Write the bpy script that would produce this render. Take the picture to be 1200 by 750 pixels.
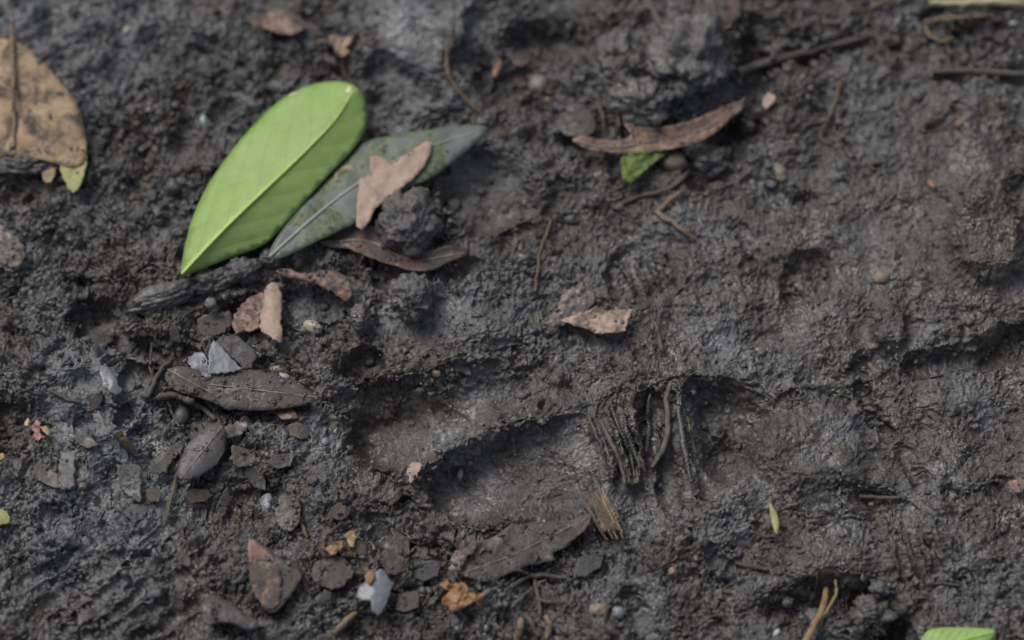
import bpy, math, random
import numpy as np
from mathutils import Vector
from mathutils.geometry import delaunay_2d_cdt

for o in list(bpy.data.objects): bpy.data.objects.remove(o)
scene = bpy.context.scene
COL = scene.collection
random.seed(5)
RNG = np.random.default_rng(11)

# ------------------------------------------------------------------ camera
TILT = math.radians(30.0)
DIST = 0.600                      # metres to the middle of the frame
LENS = 108.0
cam_d = bpy.data.cameras.new('camera'); cam = bpy.data.objects.new('camera', cam_d); COL.objects.link(cam)
cam.location = (0, -DIST*math.sin(TILT), DIST*math.cos(TILT))
cam.rotation_euler = (TILT, 0, 0)
cam_d.lens = LENS; cam_d.sensor_width = 36
cam_d.clip_start = 0.01; cam_d.clip_end = 100
scene.camera = cam
cam_d.dof.use_dof = True
cam_d.dof.focus_distance = DIST - 0.0125      # focus falls on the hoofprint's lower toe
cam_d.dof.aperture_fstop = 7.6

# ------------------------------------------------------------------ sky and overcast sun
AZ = math.radians(-46); EL = math.radians(54)
world = bpy.data.worlds.new('World'); scene.world = world; world.use_nodes = True
wn = world.node_tree; bg = wn.nodes['Background']
sky = wn.nodes.new('ShaderNodeTexSky'); sky.sky_type = 'NISHITA'; sky.sun_disc = False
sky.sun_elevation = EL; sky.sun_rotation = AZ
sky.air_density = 1.0; sky.dust_density = 4.0; sky.ozone_density = 1.0
hs = wn.nodes.new('ShaderNodeHueSaturation'); hs.inputs['Saturation'].default_value = .5      # cloud-greyed sky
wn.links.new(sky.outputs[0], hs.inputs['Color']); wn.links.new(hs.outputs[0], bg.inputs[0]); bg.inputs[1].default_value = 0.076
sd = bpy.data.lights.new('sun', 'SUN'); sun = bpy.data.objects.new('sun', sd); COL.objects.link(sun)
sd.energy = 1.35; sd.angle = math.radians(32); sd.color = (1.0, 0.95, 0.88)
dirv = Vector((math.sin(AZ)*math.cos(EL), math.cos(AZ)*math.cos(EL), math.sin(EL)))
sun.rotation_euler = dirv.to_track_quat('Z', 'Y').to_euler()
scene.view_settings.view_transform = 'Standard'
scene.view_settings.look = 'None'
scene.view_settings.exposure = 0.55
scene.view_settings.gamma = 1.0

# ------------------------------------------------------------------ pixel <-> ground (mm)
D = DIST*1000; FP = LENS/36*1200
CY, CZ = -D*math.sin(TILT), D*math.cos(TILT)
ct, st = math.cos(TILT), math.sin(TILT)
def pix2w(u, v, z=0.0):
    """point (mm) where the view ray of photo pixel u,v meets height z"""
    u = np.asarray(u, float); v = np.asarray(v, float); z = np.asarray(z, float)
    a = (u-600)/FP; b = (375-v)/FP
    # camera axes: right (1,0,0) up (0,ct,st) forward (0,st,-ct)
    dx, dy, dz = a, b*ct+st, b*st-ct
    k = (z-CZ)/dz
    return k*dx, CY+k*dy
def w2pix(x, y, z=0.0):
    ry, rz = y-CY, z-CZ
    f = ry*st-rz*ct; up = ry*ct+rz*st
    return 600+FP*x/f, 375-FP*up/f

# ------------------------------------------------------------------ noise
_LC = {}
def _lat(seed):
    if seed in _LC: return _LC[seed]
    r = np.random.default_rng(seed); a = r.random((256, 256), dtype=np.float32)*2*np.pi
    _LC[seed] = (np.cos(a), np.sin(a)); return _LC[seed]
def gn(x, y, seed=0):
    gx, gy = _lat(seed)
    xi = np.floor(x); yi = np.floor(y); fx = (x-xi).astype(np.float32); fy = (y-yi).astype(np.float32)
    xi = xi.astype(np.int32) & 255; yi = yi.astype(np.int32) & 255; x1 = (xi+1) & 255; y1 = (yi+1) & 255
    u = fx*fx*fx*(fx*(fx*6-15)+10); v = fy*fy*fy*(fy*(fy*6-15)+10)
    a = gx[xi, yi]*fx+gy[xi, yi]*fy; b = gx[x1, yi]*(fx-1)+gy[x1, yi]*fy
    c = gx[xi, y1]*fx+gy[xi, y1]*(fy-1); d = gx[x1, y1]*(fx-1)+gy[x1, y1]*(fy-1)
    return (a+(b-a)*u+((c+(d-c)*u)-(a+(b-a)*u))*v)*1.5
def fbm(x, y, s, o=4, seed=0, g=0.5):
    t = 0; a = 1.0; n = 0
    for i in range(o):
        t = t+a*gn(x/s+17.3*i, y/s-9.1*i, seed+i); n += a; a *= g; s *= 0.5
    return t/n
def ridged(x, y, s, o=3, seed=0):
    t = 0; a = 1.0; n = 0
    for i in range(o):
        t = t+a*(1-np.abs(gn(x/s+5.7*i, y/s+3.3*i, seed+i))*2); n += a; a *= .5; s *= .5
    return t/n
def clods(x, y, cell, seed, dens=0.8, rmin=.3, rmax=.75):
    """rounded crumbs: the highest of the jittered domes that cover each point, 0..1"""
    r = np.random.default_rng(seed)
    J = r.random((5, 128, 128)).astype(np.float32)
    X = x/cell; Y = y/cell; xi = np.floor(X).astype(np.int32); yi = np.floor(Y).astype(np.int32)
    best = np.zeros(X.shape, np.float32)
    for di in (-1, 0, 1):
        for dj in (-1, 0, 1):
            a = (xi+di) & 127; b = (yi+dj) & 127
            rad = rmin+(rmax-rmin)*J[2, a, b]**1.5
            dx = X-(xi+di+J[0, a, b]); dy = Y-(yi+dj+J[1, a, b])
            an = J[4, a, b]*6.283; ca, sa = np.cos(an), np.sin(an); el = 1.0+.8*J[1, b, a]
            ex = dx*ca+dy*sa; ey = (-dx*sa+dy*ca)*el
            # a broken lump: angular rim, a tilted top and a steep side
            q = 1-(np.abs(ex)**1.5+np.abs(ey)**1.5)**(1/1.5)/rad
            h = np.clip(q*2.6, 0, 1); h = h*(.62+.38*np.clip(q, 0, 1))*(1+(ex*(J[2, b, a]-.5)+ey*(J[0, b, a]-.5))*1.6/rad)
            h = h*rad/rmax*(J[3, a, b] < dens)
            best = np.maximum(best, h)
    return best
def sst(e0, e1, x):
    t = np.clip((x-e0)/(e1-e0), 0, 1); return t*t*(3-2*t)

# ------------------------------------------------------------------ ground grid (mm)
def axis(a, b, step, out, n):
    core = np.arange(a, b+step/2, step)
    ext = step*(n[0]**np.arange(1, n[1]+1)-1)/(n[0]-1)*n[0]
    return np.concatenate([(a-ext)[::-1], core, b+ext])
gx_ = axis(-108, 108, 0.165, 2500, (1.05, 136)); gy_ = axis(-71, 80, 0.180, 2500, (1.05, 135))
X, Y = np.meshgrid(gx_, gy_)
X = X.astype(np.float32); Y = Y.astype(np.float32)
U, V = w2pix(X, Y, 0.0)
_far = sst(150, 700, np.hypot(X, Y))
inside = (Y < 900) & (Y > -280)
U = np.where(inside, U, 9e3).astype(np.float32); V = np.where(inside, V, 9e3).astype(np.float32)
# wandering edges for everything pressed into the mud
WU = U+6*fbm(X, Y, 7, 3, 101)+2.5*fbm(X, Y, 1.6, 2, 105)
WV = V+6*fbm(X, Y, 7, 3, 111)+2.5*fbm(X, Y, 1.6, 2, 115)

H = 2.2*fbm(X, Y, 42, 2, 1)+3.0*fbm(X, Y, 15, 3, 5)
R = (0.80+0.55*fbm(X, Y, 24, 3, 9))*(1.25-.62*sst(560, 760, U)*sst(110, 240, V)*(1-.45*sst(570, 650, V)))                     # roughness of the crumb
CL = 0.42+0.9*fbm(X, Y, 16, 4, 21)                     # paler clay patches
BR = 0.45+0.9*fbm(X, Y, 26, 4, 31)                     # browner earth

def win(u0, u1, v0, v1, m=40):
    """index window of the core grid covering a pixel box, cheap enough for many features"""
    x0, y1 = pix2w(u0-m, v0-m); x1, y0 = pix2w(u1+m, v1+m)
    xa = pix2w(u0-m, v1+m)[0]; xb = pix2w(u1+m, v1+m)[0]; x0 = min(float(x0), float(xa)); x1 = max(float(pix2w(u1+m, v0-m)[0]), float(xb))
    i0, i1 = np.searchsorted(gx_, [x0, x1]); j0, j1 = np.searchsorted(gy_, [float(y0), float(y1)])
    return slice(j0, j1), slice(i0, i1)
def sdpoly(u, v, P):
    """signed distance, positive inside"""
    P = np.asarray(P, float); n = len(P)
    d = np.full(u.shape, 1e9, np.float32); ins = np.zeros(u.shape, bool)
    for i in range(n):
        a = P[i]; b = P[(i+1) % n]; e = b-a; wx = u-a[0]; wy = v-a[1]
        t = np.clip((wx*e[0]+wy*e[1])/max(1e-9, e@e), 0, 1)
        d = np.minimum(d, (wx-e[0]*t)**2+(wy-e[1]*t)**2)
        c = ((a[1] <= v) & (b[1] > v)) | ((b[1] <= v) & (a[1] > v))
        ins ^= c & (u < a[0]+(v-a[1])/(e[1] if abs(e[1]) > 1e-9 else 1e-9)*e[0])
    return np.where(ins, np.sqrt(d), -np.sqrt(d))
def dline(u, v, L):
    L = np.asarray(L, float); d = np.full(u.shape, 1e9, np.float32); tt = np.zeros(u.shape, np.float32); n = len(L)-1
    for i in range(n):
        a, b = L[i], L[i+1]; e = b-a; wx = u-a[0]; wy = v-a[1]
        t = np.clip((wx*e[0]+wy*e[1])/max(1e-9, e@e), 0, 1)
        q = (wx-e[0]*t)**2+(wy-e[1]*t)**2
        m = q < d; d = np.where(m, q, d); tt = np.where(m, (i+t)/n, tt)
    return np.sqrt(d), tt
def smoothpoly(P, k=4, closed=True):
    P = np.asarray(P, float); n = len(P); out = []
    for i in range(n if closed else n-1):
        p0 = P[(i-1) % n] if closed or i > 0 else P[0]*2-P[1]
        p1 = P[i]; p2 = P[(i+1) % n]
        p3 = P[(i+2) % n] if closed or i+2 < n else P[-1]*2-P[-2]
        for j in range(k):
            t = j/k
            out.append(.5*((2*p1)+(-p0+p2)*t+(2*p0-5*p1+4*p2-p3)*t*t+(-p0+3*p1-3*p2+p3)*t**3))
    if not closed: out.append(P[-1])
    return np.array(out)
def bb(P):
    P = np.asarray(P); return P[:, 0].min(), P[:, 0].max(), P[:, 1].min(), P[:, 1].max()
def pit(P, depth, wall=9, rough=None, slope=None, wall_out=2.0, arr=None):
    """press a shape into the mud; slope=(u0,v0,u1,v1,f) scales depth from 1 at the first point to f at the second"""
    P = smoothpoly(P, 3); w = win(*bb(P)); u, v = WU[w], WV[w]
    s = sdpoly(u, v, P); k = sst(-wall_out, wall, s)
    dep = depth
    if slope:
        a = np.array(slope[:2]); e = np.array(slope[2:4])-a
        t = np.clip(((u-a[0])*e[0]+(v-a[1])*e[1])/(e@e), 0, 1); dep = depth*(1+(slope[4]-1)*t)
    H[w] -= dep*k
    if rough is not None: R[w] = R[w]*(1-k)+rough*k
def blob(u0, v0, ru, rv, h, ang=0, p=2.0, rough=None, flat=False):
    m = max(ru, rv)*2.2; w = win(u0-m, u0+m, v0-m, v0+m, 5); a = math.radians(ang)
    du = WU[w]-u0; dv = WV[w]-v0; x = (du*math.cos(a)+dv*math.sin(a))/ru; y = (-du*math.sin(a)+dv*math.cos(a))/rv
    q = np.sqrt(x*x+y*y)
    k = (1-sst(.72, 1.12, q)) if flat else np.exp(-q**p)
    if flat: k = k*(1-.25*np.clip(q, 0, 1)**2)
    H[w] += h*k
    if rough is not None: R[w] = R[w]*(1-k)+rough*k
def ridge(L, wd, h, rough=None, taper=True):
    L = smoothpoly(L, 4, False); w = win(*bb(L)); d, t = dline(WU[w], WV[w], L)
    tp = np.clip(np.minimum(t, 1-t)*5, 0, 1)**.7 if taper else 1
    k = np.sqrt(np.clip(1-(d/wd)**2, 0, 1)) if h > 0 else np.exp(-(d/wd)**2*1.5)
    H[w] += h*k*tp
    if rough is not None: R[w] = R[w]*(1-k*tp)+rough*k*tp
def tone(A, u0, v0, ru, rv, val, ang=0, s=1.0):
    m = max(ru, rv)*2.2; w = win(u0-m, u0+m, v0-m, v0+m, 5); a = math.radians(ang)
    du = WU[w]-u0; dv = WV[w]-v0; x = (du*math.cos(a)+dv*math.sin(a))/ru; y = (-du*math.sin(a)+dv*math.cos(a))/rv
    k = np.exp(-(x*x+y*y))*s; A[w] = A[w]*(1-k)+(val+.5*(A[w]-.45))*k

# ---- the cloven hoofprint, two toes
pit([(396,500),(398,470),(414,452),(450,443),(500,437),(548,428),(600,422),(640,430),(668,448),(672,470),(640,486),(590,500),(548,520),(512,545),(478,556),(440,548),(408,530)],
    8.6, wall=34, rough=.20, slope=(425,490,655,452,.06))
pit([(486,562),(500,540),(540,522),(590,505),(640,494),(690,490),(705,520),(704,560),(690,590),(650,604),(600,611),(550,607),(510,592)],
    7.0, wall=24, rough=.12, slope=(525,560,700,520,.14))
ridge([(484,556),(530,530),(585,506),(640,488),(690,476)], 12, 2.0, .6)
ridge([(402,452),(440,440),(500,432),(560,422),(610,412)], 9, 1.2, .9)
ridge([(500,602),(550,618),(610,620),(670,606)], 10, 1.2, 1.0)
ridge([(560,500),(600,478),(650,462)], 11, 1.6, .5)
ridge([(505,455),(520,470),(545,478)], 5, -.9)
# folds pushed up behind the toes
for L, wd, h in [([(690,488),(700,515),(712,545),(722,580)], 6, 2.2), ([(706,480),(722,515),(733,550),(742,580)], 6, 2.4),
                 ([(728,470),(740,500),(746,540),(750,575)], 7, 2.2), ([(752,455),(742,480),(741,505),(752,540)], 7, 2.6),
                 ([(800,448),(794,480),(800,520),(812,560),(815,600)], 10, 3.6)]:
    ridge(L, wd, h, .45)
pit([(757,470),(766,458),(775,470),(774,500),(768,530),(757,520),(753,495)], 2.6, 6, .5)
pit([(772,545),(785,520),(795,545),(797,580),(785,600),(770,575)], 2.2, 9, .35)
blob(765, 440, 46, 16, 1.8, 0, rough=.9)
# hollow and smooth mound to the right of the print
pit([(806,450),(830,440),(868,446),(905,458),(925,480),(905,505),(890,535),(878,562),(850,570),(828,545),(812,500)], 7.0, 26, .3, slope=(835,490,900,500,.5))
blob(950, 520, 82, 62, 3.4, 15, 2.6, .34, flat=True)
ridge([(898,480),(915,462),(945,452),(985,452)], 6, 1.5, .3)
pit([(838,500),(862,496),(880,515),(870,535),(845,532)], 1.4, 12, .4)
blob(900, 590, 60, 30, 1.2, 0, rough=.35)
pit([(1000,445),(1012,440),(1030,470),(1048,500),(1040,512),(1018,485)], 3.2, 12, .9)
pit([(1048,520),(1062,512),(1085,545),(1096,575),(1078,578),(1062,550)], 2.6, 18, .9)
blob(1100, 480, 45, 52, 2.0, 10, 2.6, .35)
pit([(1058,418),(1100,402),(1150,398),(1200,372),(1230,380),(1220,415),(1160,425),(1110,432),(1070,440)], 4.0, 14, .7)
blob(1042, 385, 26, 30, 3.2, 0, 3, .2, flat=True)
blob(1158, 388, 24, 22, 3.4, 0, 3, .25, flat=True)
pit([(990,430),(1010,412),(1050,405),(1050,425),(1015,440)], 2.2, 8, .7)
blob(1152, 288, 50, 62, 6.5, -12, 3, .4, flat=True); blob(1130, 262, 26, 24, 1.5, 0, 3, .4); tone(CL, 1150, 288, 60, 65, .1); blob(1135, 250, 26, 20, 1.6, 0, 3, .3); tone(BR, 1155, 285, 60, 65, 1.9)
blob(1000, 300, 75, 70, 1.0, 0, 3, .22); blob(1100, 140, 90, 45, 1.0, 0, 3, .3); blob(960, 350, 40, 30, 1.0, rough=.3)
blob(1140, 190, 80, 30, 1.2, -15, 3, .22)
pit([(930,300),(960,290),(975,310),(965,345),(935,350),(915,335)], 2.6, 10, .6)
# heel ribs (three) lower right, ladder ribs in the middle
for k in range(4):
    ridge([(1040+17*k,618-3*k),(1046+17*k,645-3*k),(1056+17*k,678-3*k)], 4.5, 1.6, .15)
for k in range(4):
    ridge([(728+15*k,300-5*k),(735+15*k,320-5*k),(746+15*k,345-5*k)], 4.5, 1.7, .15)
pit([(712,300),(770,268),(800,285),(800,330),(760,352),(722,352)], 1.6, 8, .4)
# overhanging lip at the bottom right with the dark cave under it
blob(985, 655, 75, 30, 2.6, 0, 3, .3)
pit([(860,712),(905,690),(955,673),(1005,674),(1052,692),(1075,712),(1072,735),(1040,745),(990,722),(950,720),(900,735),(868,732)], 6.0, 18, .5, slope=(960,690,930,745,.4))
pit([(1010,728),(1060,705),(1090,700),(1080,735),(1068,770),(1020,775)], 3, 14, .9)
blob(1010, 728, 40, 26, 3.6, 0, 3, 1.2); blob(900, 728, 40, 18, 2.2, 0, 3, 1.0)
blob(900, 765, 60, 25, 2.5, 0, 3, .6)
# centre slab, hollow by the leaf
blob(505, 385, 80, 36, 1.6, -10, 3, .22); tone(CL, 500, 380, 85, 40, .9)
blob(585, 385, 55, 26, 1.2, -5, 3, .5)
pit([(515,175),(560,165),(610,185),(622,225),(600,262),(560,270),(522,250),(508,215)], 3.6, 20, .2)
pit([(402,420),(430,405),(450,415),(455,432),(425,440),(404,436)], 3.4, 9, .4)
blob(484, 345, 26, 26, 4.5, 0, 3, .9)
blob(425, 372, 13, 16, 2.2, 0, 3)
pit([(430,300),(470,318),(520,312),(560,300),(560,318),(510,330),(450,335)], 2.6, 8, .6)
# upper centre: mounds of torn mud and black hollows
blob(815, 62, 60, 70, 5.2, 15, 2.2, .8); tone(CL, 800, 80, 60, 60, .7); blob(755, 110, 55, 36, 3.2, 0, 3, 1.1); blob(700, 70, 40, 35, 2.5)
pit([(868,30),(890,20),(905,60),(905,110),(880,140),(850,165),(838,140),(862,90)], 5.5, 16, .7)
pit([(800,165),(870,128),(895,140),(880,175),(855,210),(815,222),(800,200)], 4.6, 12, .6)
pit([(600,25),(660,20),(690,45),(670,75),(620,75),(596,55)], 4.5, 14, .7)
pit([(560,60),(600,60),(620,100),(590,125),(560,110)], 3.6, 10, .8)
pit([(530,80),(545,60),(548,20),(575,10),(580,70),(560,100)], 3.4, 9, .9)
pit([(440,60),(470,75),(520,110),(515,130),(470,125),(430,95)], 3, 10, .9)
blob(500, 40, 42, 60, 2.5, -30, 3, .25); blob(462, 55, 30, 45, 1.2, -35, 3, .15); tone(CL, 480, 60, 50, 70, 1.0)
blob(512, 122, 30, 22, 3.2, 0, 3, .3); tone(CL, 512, 120, 34, 25, 1.0)
blob(545, 30, 22, 30, 2.6)
for a in [(262,118,26,10,-3.4,-35),(282,75,24,9,-3.2,-40),(330,72,16,22,-2.6,0),(232,62,22,7,-2.4,-35),(210,160,10,16,-2.4,20),(165,165,10,9,-2.4,0),
          (110,150,9,10,-2,0),(98,90,22,7,-2.6,60),(60,20,8,26,-2.4,10),(192,245,12,18,-1.6,0),(60,285,22,14,-2.4,0),(100,330,20,12,-2.0,0),
          (400,110,14,40,-3.4,-40),(440,110,12,26,-3,0),(255,215,8,34,-3.2,35),(15,130,30,12,-2,0),(20,225,26,9,-3.0,0)]:
    blob(*a[:5], ang=a[5], rough=.7)
for k in range(14):
    blob(20+RNG.random()*210, 15+RNG.random()*100, 5+RNG.random()*8, 14+RNG.random()*10, 1.2, ang=40, rough=.3)
blob(130, 240, 70, 90, .6, rough=1.25); blob(90, 330, 70, 40, .6, rough=1.3); tone(CL, 70, 40, 150, 75, 1.25); tone(CL, 20, 290, 30, 40, 1.0)
# left: black hollow below the buried root, pale clay lumps
pit([(85,352),(125,340),(150,365),(165,385),(230,395),(225,425),(180,425),(140,412),(110,395),(82,385)], 5.0, 15, .7)
pit([(215,372),(270,350),(300,340),(300,372),(262,388),(225,392)], 3.4, 10, .4)
pit([(330,335),(385,342),(395,368),(350,378),(332,365)], 2.6, 10, .3)
blob(50, 440, 60, 40, 1.8, 0, 3, 1.0)
for i in range(26):
    a = RNG.random(); blob(70+RNG.random()*95, 425+RNG.random()*165, 8+RNG.random()*13, 8+RNG.random()*16, .9+RNG.random()*1.3, ang=RNG.random()*180, p=3, rough=.16)
tone(CL, 110, 500, 65, 90, 1.45); tone(CL, 160, 560, 45, 65, 1.25); tone(CL, 90, 650, 110, 60, 1.0)
pit([(150,420),(175,430),(165,470),(146,520),(135,510),(140,460)], 3.0, 9, .6)
pit([(0,460),(30,470),(20,495),(-10,500)], 3, 9, .6)
pit([(40,600),(75,590),(80,620),(50,632)], 2.6, 9, .8)
# diagonal tread grooves bottom left
for L in [([(60,748),(110,705),(158,660)]), ([(92,755),(140,718),(176,676)]), ([(110,672),(128,655),(150,640)]), ([(40,715),(75,690),(110,665)]),
          ([(120,752),(165,722),(205,690)]), ([(150,757),(200,725),(240,692)]), ([(165,640),(195,615),(215,600)]), ([(205,680),(225,660),(245,645)]),
          ([(10,690),(45,668),(70,650)]), ([(60,668),(90,640),(105,628)])]:
    ridge(L, 3.6, -1.3, .5); L2 = [(a+9, b+9) for a, b in L]; ridge(L2, 6, .5, .3)
ridge([(138,642),(155,652),(175,650),(186,635)], 4, -2.2)
# top right ledges
for L, wd, h in [([(880,82),(940,62),(990,45),(1032,38)], 7, -2.6), ([(872,74),(930,56),(985,38),(1030,32)], 7, 1.6),
                 ([(1090,92),(1140,88),(1200,92)], 6, -2.2), ([(1045,55),(1060,40),(1070,25)], 9, -2.6), ([(1110,40),(1150,30),(1200,28)], 8, -2.6),
                 ([(1085,150),(1110,140),(1125,120)], 5, -1.8), ([(1170,230),(1200,215),(1230,210)], 8, -2.4), ([(1080,15),(1110,5),(1200,3)], 7, -2.5),
                 ([(1118,45),(1120,80)], 6, -1.6), ([(900,210),(930,225),(960,225)], 7, -1.6), ([(860,260),(880,290),(870,310)], 7, -1.4),
                 ([(640,190),(655,220),(640,250)], 10, -2.0), ([(690,230),(720,250),(740,255)], 8, -1.4), ([(585,290),(600,270),(625,262)], 8, -1.6),
                 ([(960,560),(1000,575),(1050,580)], 8, -2.0), ([(1100,570),(1130,580),(1200,560)], 10, -1.4), ([(820,640),(850,655),(880,650)], 9, -1.8),
                 ([(730,690),(745,700),(750,740)], 14, -2.6), ([(700,600),(720,640),(760,650)], 10, -1.4), ([(430,600),(460,640),(500,655)], 12, -2.2),
                 ([(270,560),(300,575),(330,565)], 9, -1.6), ([(470,560),(478,590),(500,605)], 8, -1.3), ([(850,690),(870,720),(880,745)], 10, -2.0)]:
    ridge(L, wd, h, .7)
blob(720, 740, 30, 22, 1.8); blob(830, 600, 40, 30, 1.2, rough=.8); tone(CL, 745, 600, 50, 30, .9)
tone(BR, 930, 500, 180, 120, .6); tone(BR, 1000, 250, 160, 130, .6); tone(BR, 470, 480, 70, 50, 1.0); tone(BR, 620, 570, 90, 60, .35)
R = np.clip(R, .06, 1.5)
MACRO = H.copy()

def samp(A, x, y):
    x = np.asarray(x, float); y = np.asarray(y, float)
    i = np.clip(np.searchsorted(gx_, x)-1, 0, len(gx_)-2); j = np.clip(np.searchsorted(gy_, y)-1, 0, len(gy_)-2)
    fx = (x-gx_[i])/(gx_[i+1]-gx_[i]); fy = (y-gy_[j])/(gy_[j+1]-gy_[j])
    return (A[j, i]*(1-fx)+A[j, i+1]*fx)*(1-fy)+(A[j+1, i]*(1-fx)+A[j+1, i+1]*fx)*fy
def ground_at(u, v, A, add=0.0):
    """height seen at a pixel on height array A"""
    z = np.zeros(np.shape(u))
    for _ in range(7):
        x, y = pix2w(u, v, z+add); z = .5*z+.5*samp(A, x, y) if _ < 6 else z
    return z

def blur(A, k):
    B = A
    for ax in (0, 1):
        c = np.cumsum(np.pad(B, [(k+1, k) if a == ax else (0, 0) for a in (0, 1)], mode='edge'), axis=ax, dtype=np.float64)
        n = B.shape[ax]
        B = ((np.take(c, np.arange(2*k+1, n+2*k+1), axis=ax)-np.take(c, np.arange(0, n), axis=ax))/(2*k+1)).astype(np.float32)
    return B
SOFT = blur(blur(MACRO, 12), 12)

# ------------------------------------------------------------------ materials
MATS = {}
def newmat(name):
    m = bpy.data.materials.new(name); m.use_nodes = True; t = m.node_tree
    return m, t, t.nodes['Principled BSDF']
def N(t, typ, **kw):
    n = t.nodes.new(typ)
    for k, v in kw.items(): setattr(n, k, v)
    return n
def noise(t, vec, scale, detail=4, rough=.55, dist=0):
    n = N(t, 'ShaderNodeTexNoise'); n.inputs['Scale'].default_value = scale; n.inputs['Detail'].default_value = detail
    n.inputs['Roughness'].default_value = rough; n.inputs['Distortion'].default_value = dist
    t.links.new(vec, n.inputs['Vector']); return n.outputs['Fac']
def ramp(t, fac, *stops):
    r = N(t, 'ShaderNodeValToRGB'); e = r.color_ramp.elements
    while len(e) < len(stops): e.new(.5)
    for el, (p, c) in zip(e, stops):
        el.position = p; el.color = (*c, 1) if isinstance(c, tuple) else (c, c, c, 1)
    t.links.new(fac, r.inputs[0]); return r.outputs[0]
def mixc(t, fac, a, b, mode='MIX'):
    m = N(t, 'ShaderNodeMix', data_type='RGBA', blend_type=mode)
    for s, v in ((0, fac), (6, a), (7, b)):
        if isinstance(v, (int, float)): m.inputs[s].default_value = v
        elif isinstance(v, tuple): m.inputs[s].default_value = (*v, 1)
        else: t.links.new(v, m.inputs[s])
    return m.outputs[2]
def math_(t, op, a, b=0.0, c=None):
    m = N(t, 'ShaderNodeMath', operation=op)
    for s, v in ((0, a), (1, b), (2, c)):
        if v is None: continue
        if isinstance(v, (int, float)): m.inputs[s].default_value = v
        else: t.links.new(v, m.inputs[s])
    return m.outputs[0]
def bump(t, h, strength, dist, prev=None):
    b = N(t, 'ShaderNodeBump'); b.inputs['Strength'].default_value = strength; b.inputs['Distance'].default_value = dist
    t.links.new(h, b.inputs['Height'])
    if prev is not None: t.links.new(prev, b.inputs['Normal'])
    return b.outputs[0]
def geo(t): return N(t, 'ShaderNodeNewGeometry').outputs['Position']
def attr(t, name): return N(t, 'ShaderNodeAttribute', attribute_name=name).outputs['Fac']

DARK = (.030, .028, .026); MID = (.065, .061, .058); CLAY = (.158, .168, .184); BROWN = (.100, .079, .064)
def mud_colour(t, p, use_attr):
    n1 = noise(t, p, 90, 5, .6); n2 = noise(t, p, 420, 4, .65, .5); n3 = noise(t, p, 1500, 3, .6)
    c = ramp(t, n2, (.28, DARK), (.5, MID), (.72, (.115, .108, .102)))
    h1 = noise(t, p, 260, 4, .6, 1.2); h2 = N(t, 'ShaderNodeVectorMath', operation='ADD'); t.links.new(p, h2.inputs[0]); h2.inputs[1].default_value = (3, 7, 1)
    h3 = noise(t, h2.outputs[0], 330, 4, .65, 1.0)
    c = mixc(t, .75, c, ramp(t, h1, (.30, (.82, .92, 1.10)), (.48, (1.0, 1.0, 1.0)), (.56, (1.02, .98, .94)), (.72, (1.32, 1.0, .76))), 'MULTIPLY')
    c = mixc(t, .6, c, ramp(t, h3, (.30, (1.12, .90, 1.08)), (.5, (1.0, 1.0, 1.0)), (.70, (.98, 1.06, .78))), 'MULTIPLY')
    if use_attr:
        cl = ramp(t, math_(t, 'MULTIPLY_ADD', n2, .35, math_(t, 'SUBTRACT', attr(t, 'clay'), .17)), (.35, 0.0), (1.0, 1.0))
        br = ramp(t, math_(t, 'MULTIPLY_ADD', n1, .5, math_(t, 'SUBTRACT', attr(t, 'brown'), .25)), (.35, 0.0), (1.0, 1.0))
        c = mixc(t, math_(t, 'MULTIPLY', br, .55), c, BROWN)
        c = mixc(t, math_(t, 'MULTIPLY', cl, .78), c, CLAY)
    else: c = mixc(t, .22, c, CLAY)
    # leaf mould flecks: rust, ochre and pale grit of their own shape
    v = N(t, 'ShaderNodeTexVoronoi'); v.inputs['Scale'].default_value = 520; v.inputs['Randomness'].default_value = 1; t.links.new(p, v.inputs['Vector'])
    sep = N(t, 'ShaderNodeSeparateColor'); t.links.new(v.outputs['Color'], sep.inputs[0])
    near = math_(t, 'LESS_THAN', v.outputs['Distance'], .26)
    rust = math_(t, 'MULTIPLY', near, math_(t, 'GREATER_THAN', sep.outputs[0], .95))
    c = mixc(t, math_(t, 'MULTIPLY', rust, .6), c, (.15, .075, .04))
    v2 = N(t, 'ShaderNodeTexVoronoi'); v2.inputs['Scale'].default_value = 1500; t.links.new(p, v2.inputs['Vector'])
    sep2 = N(t, 'ShaderNodeSeparateColor'); t.links.new(v2.outputs['Color'], sep2.inputs[0])
    near2 = math_(t, 'LESS_THAN', v2.outputs['Distance'], .33)
    gr = math_(t, 'MULTIPLY', near2, math_(t, 'GREATER_THAN', sep2.outputs[1], .90))
    c = mixc(t, math_(t, 'MULTIPLY', gr, .75), c, (.26, .235, .20))
    n4 = noise(t, p, 3200, 3, .7)
    c = mixc(t, ramp(t, n4, (.60, 0.0), (.74, .55)), c, (.24, .225, .21))
    return mixc(t, .75, c, ramp(t, n3, (.34, .30), (.62, 1.15)), 'MULTIPLY'), n1, n2, n3
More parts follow.
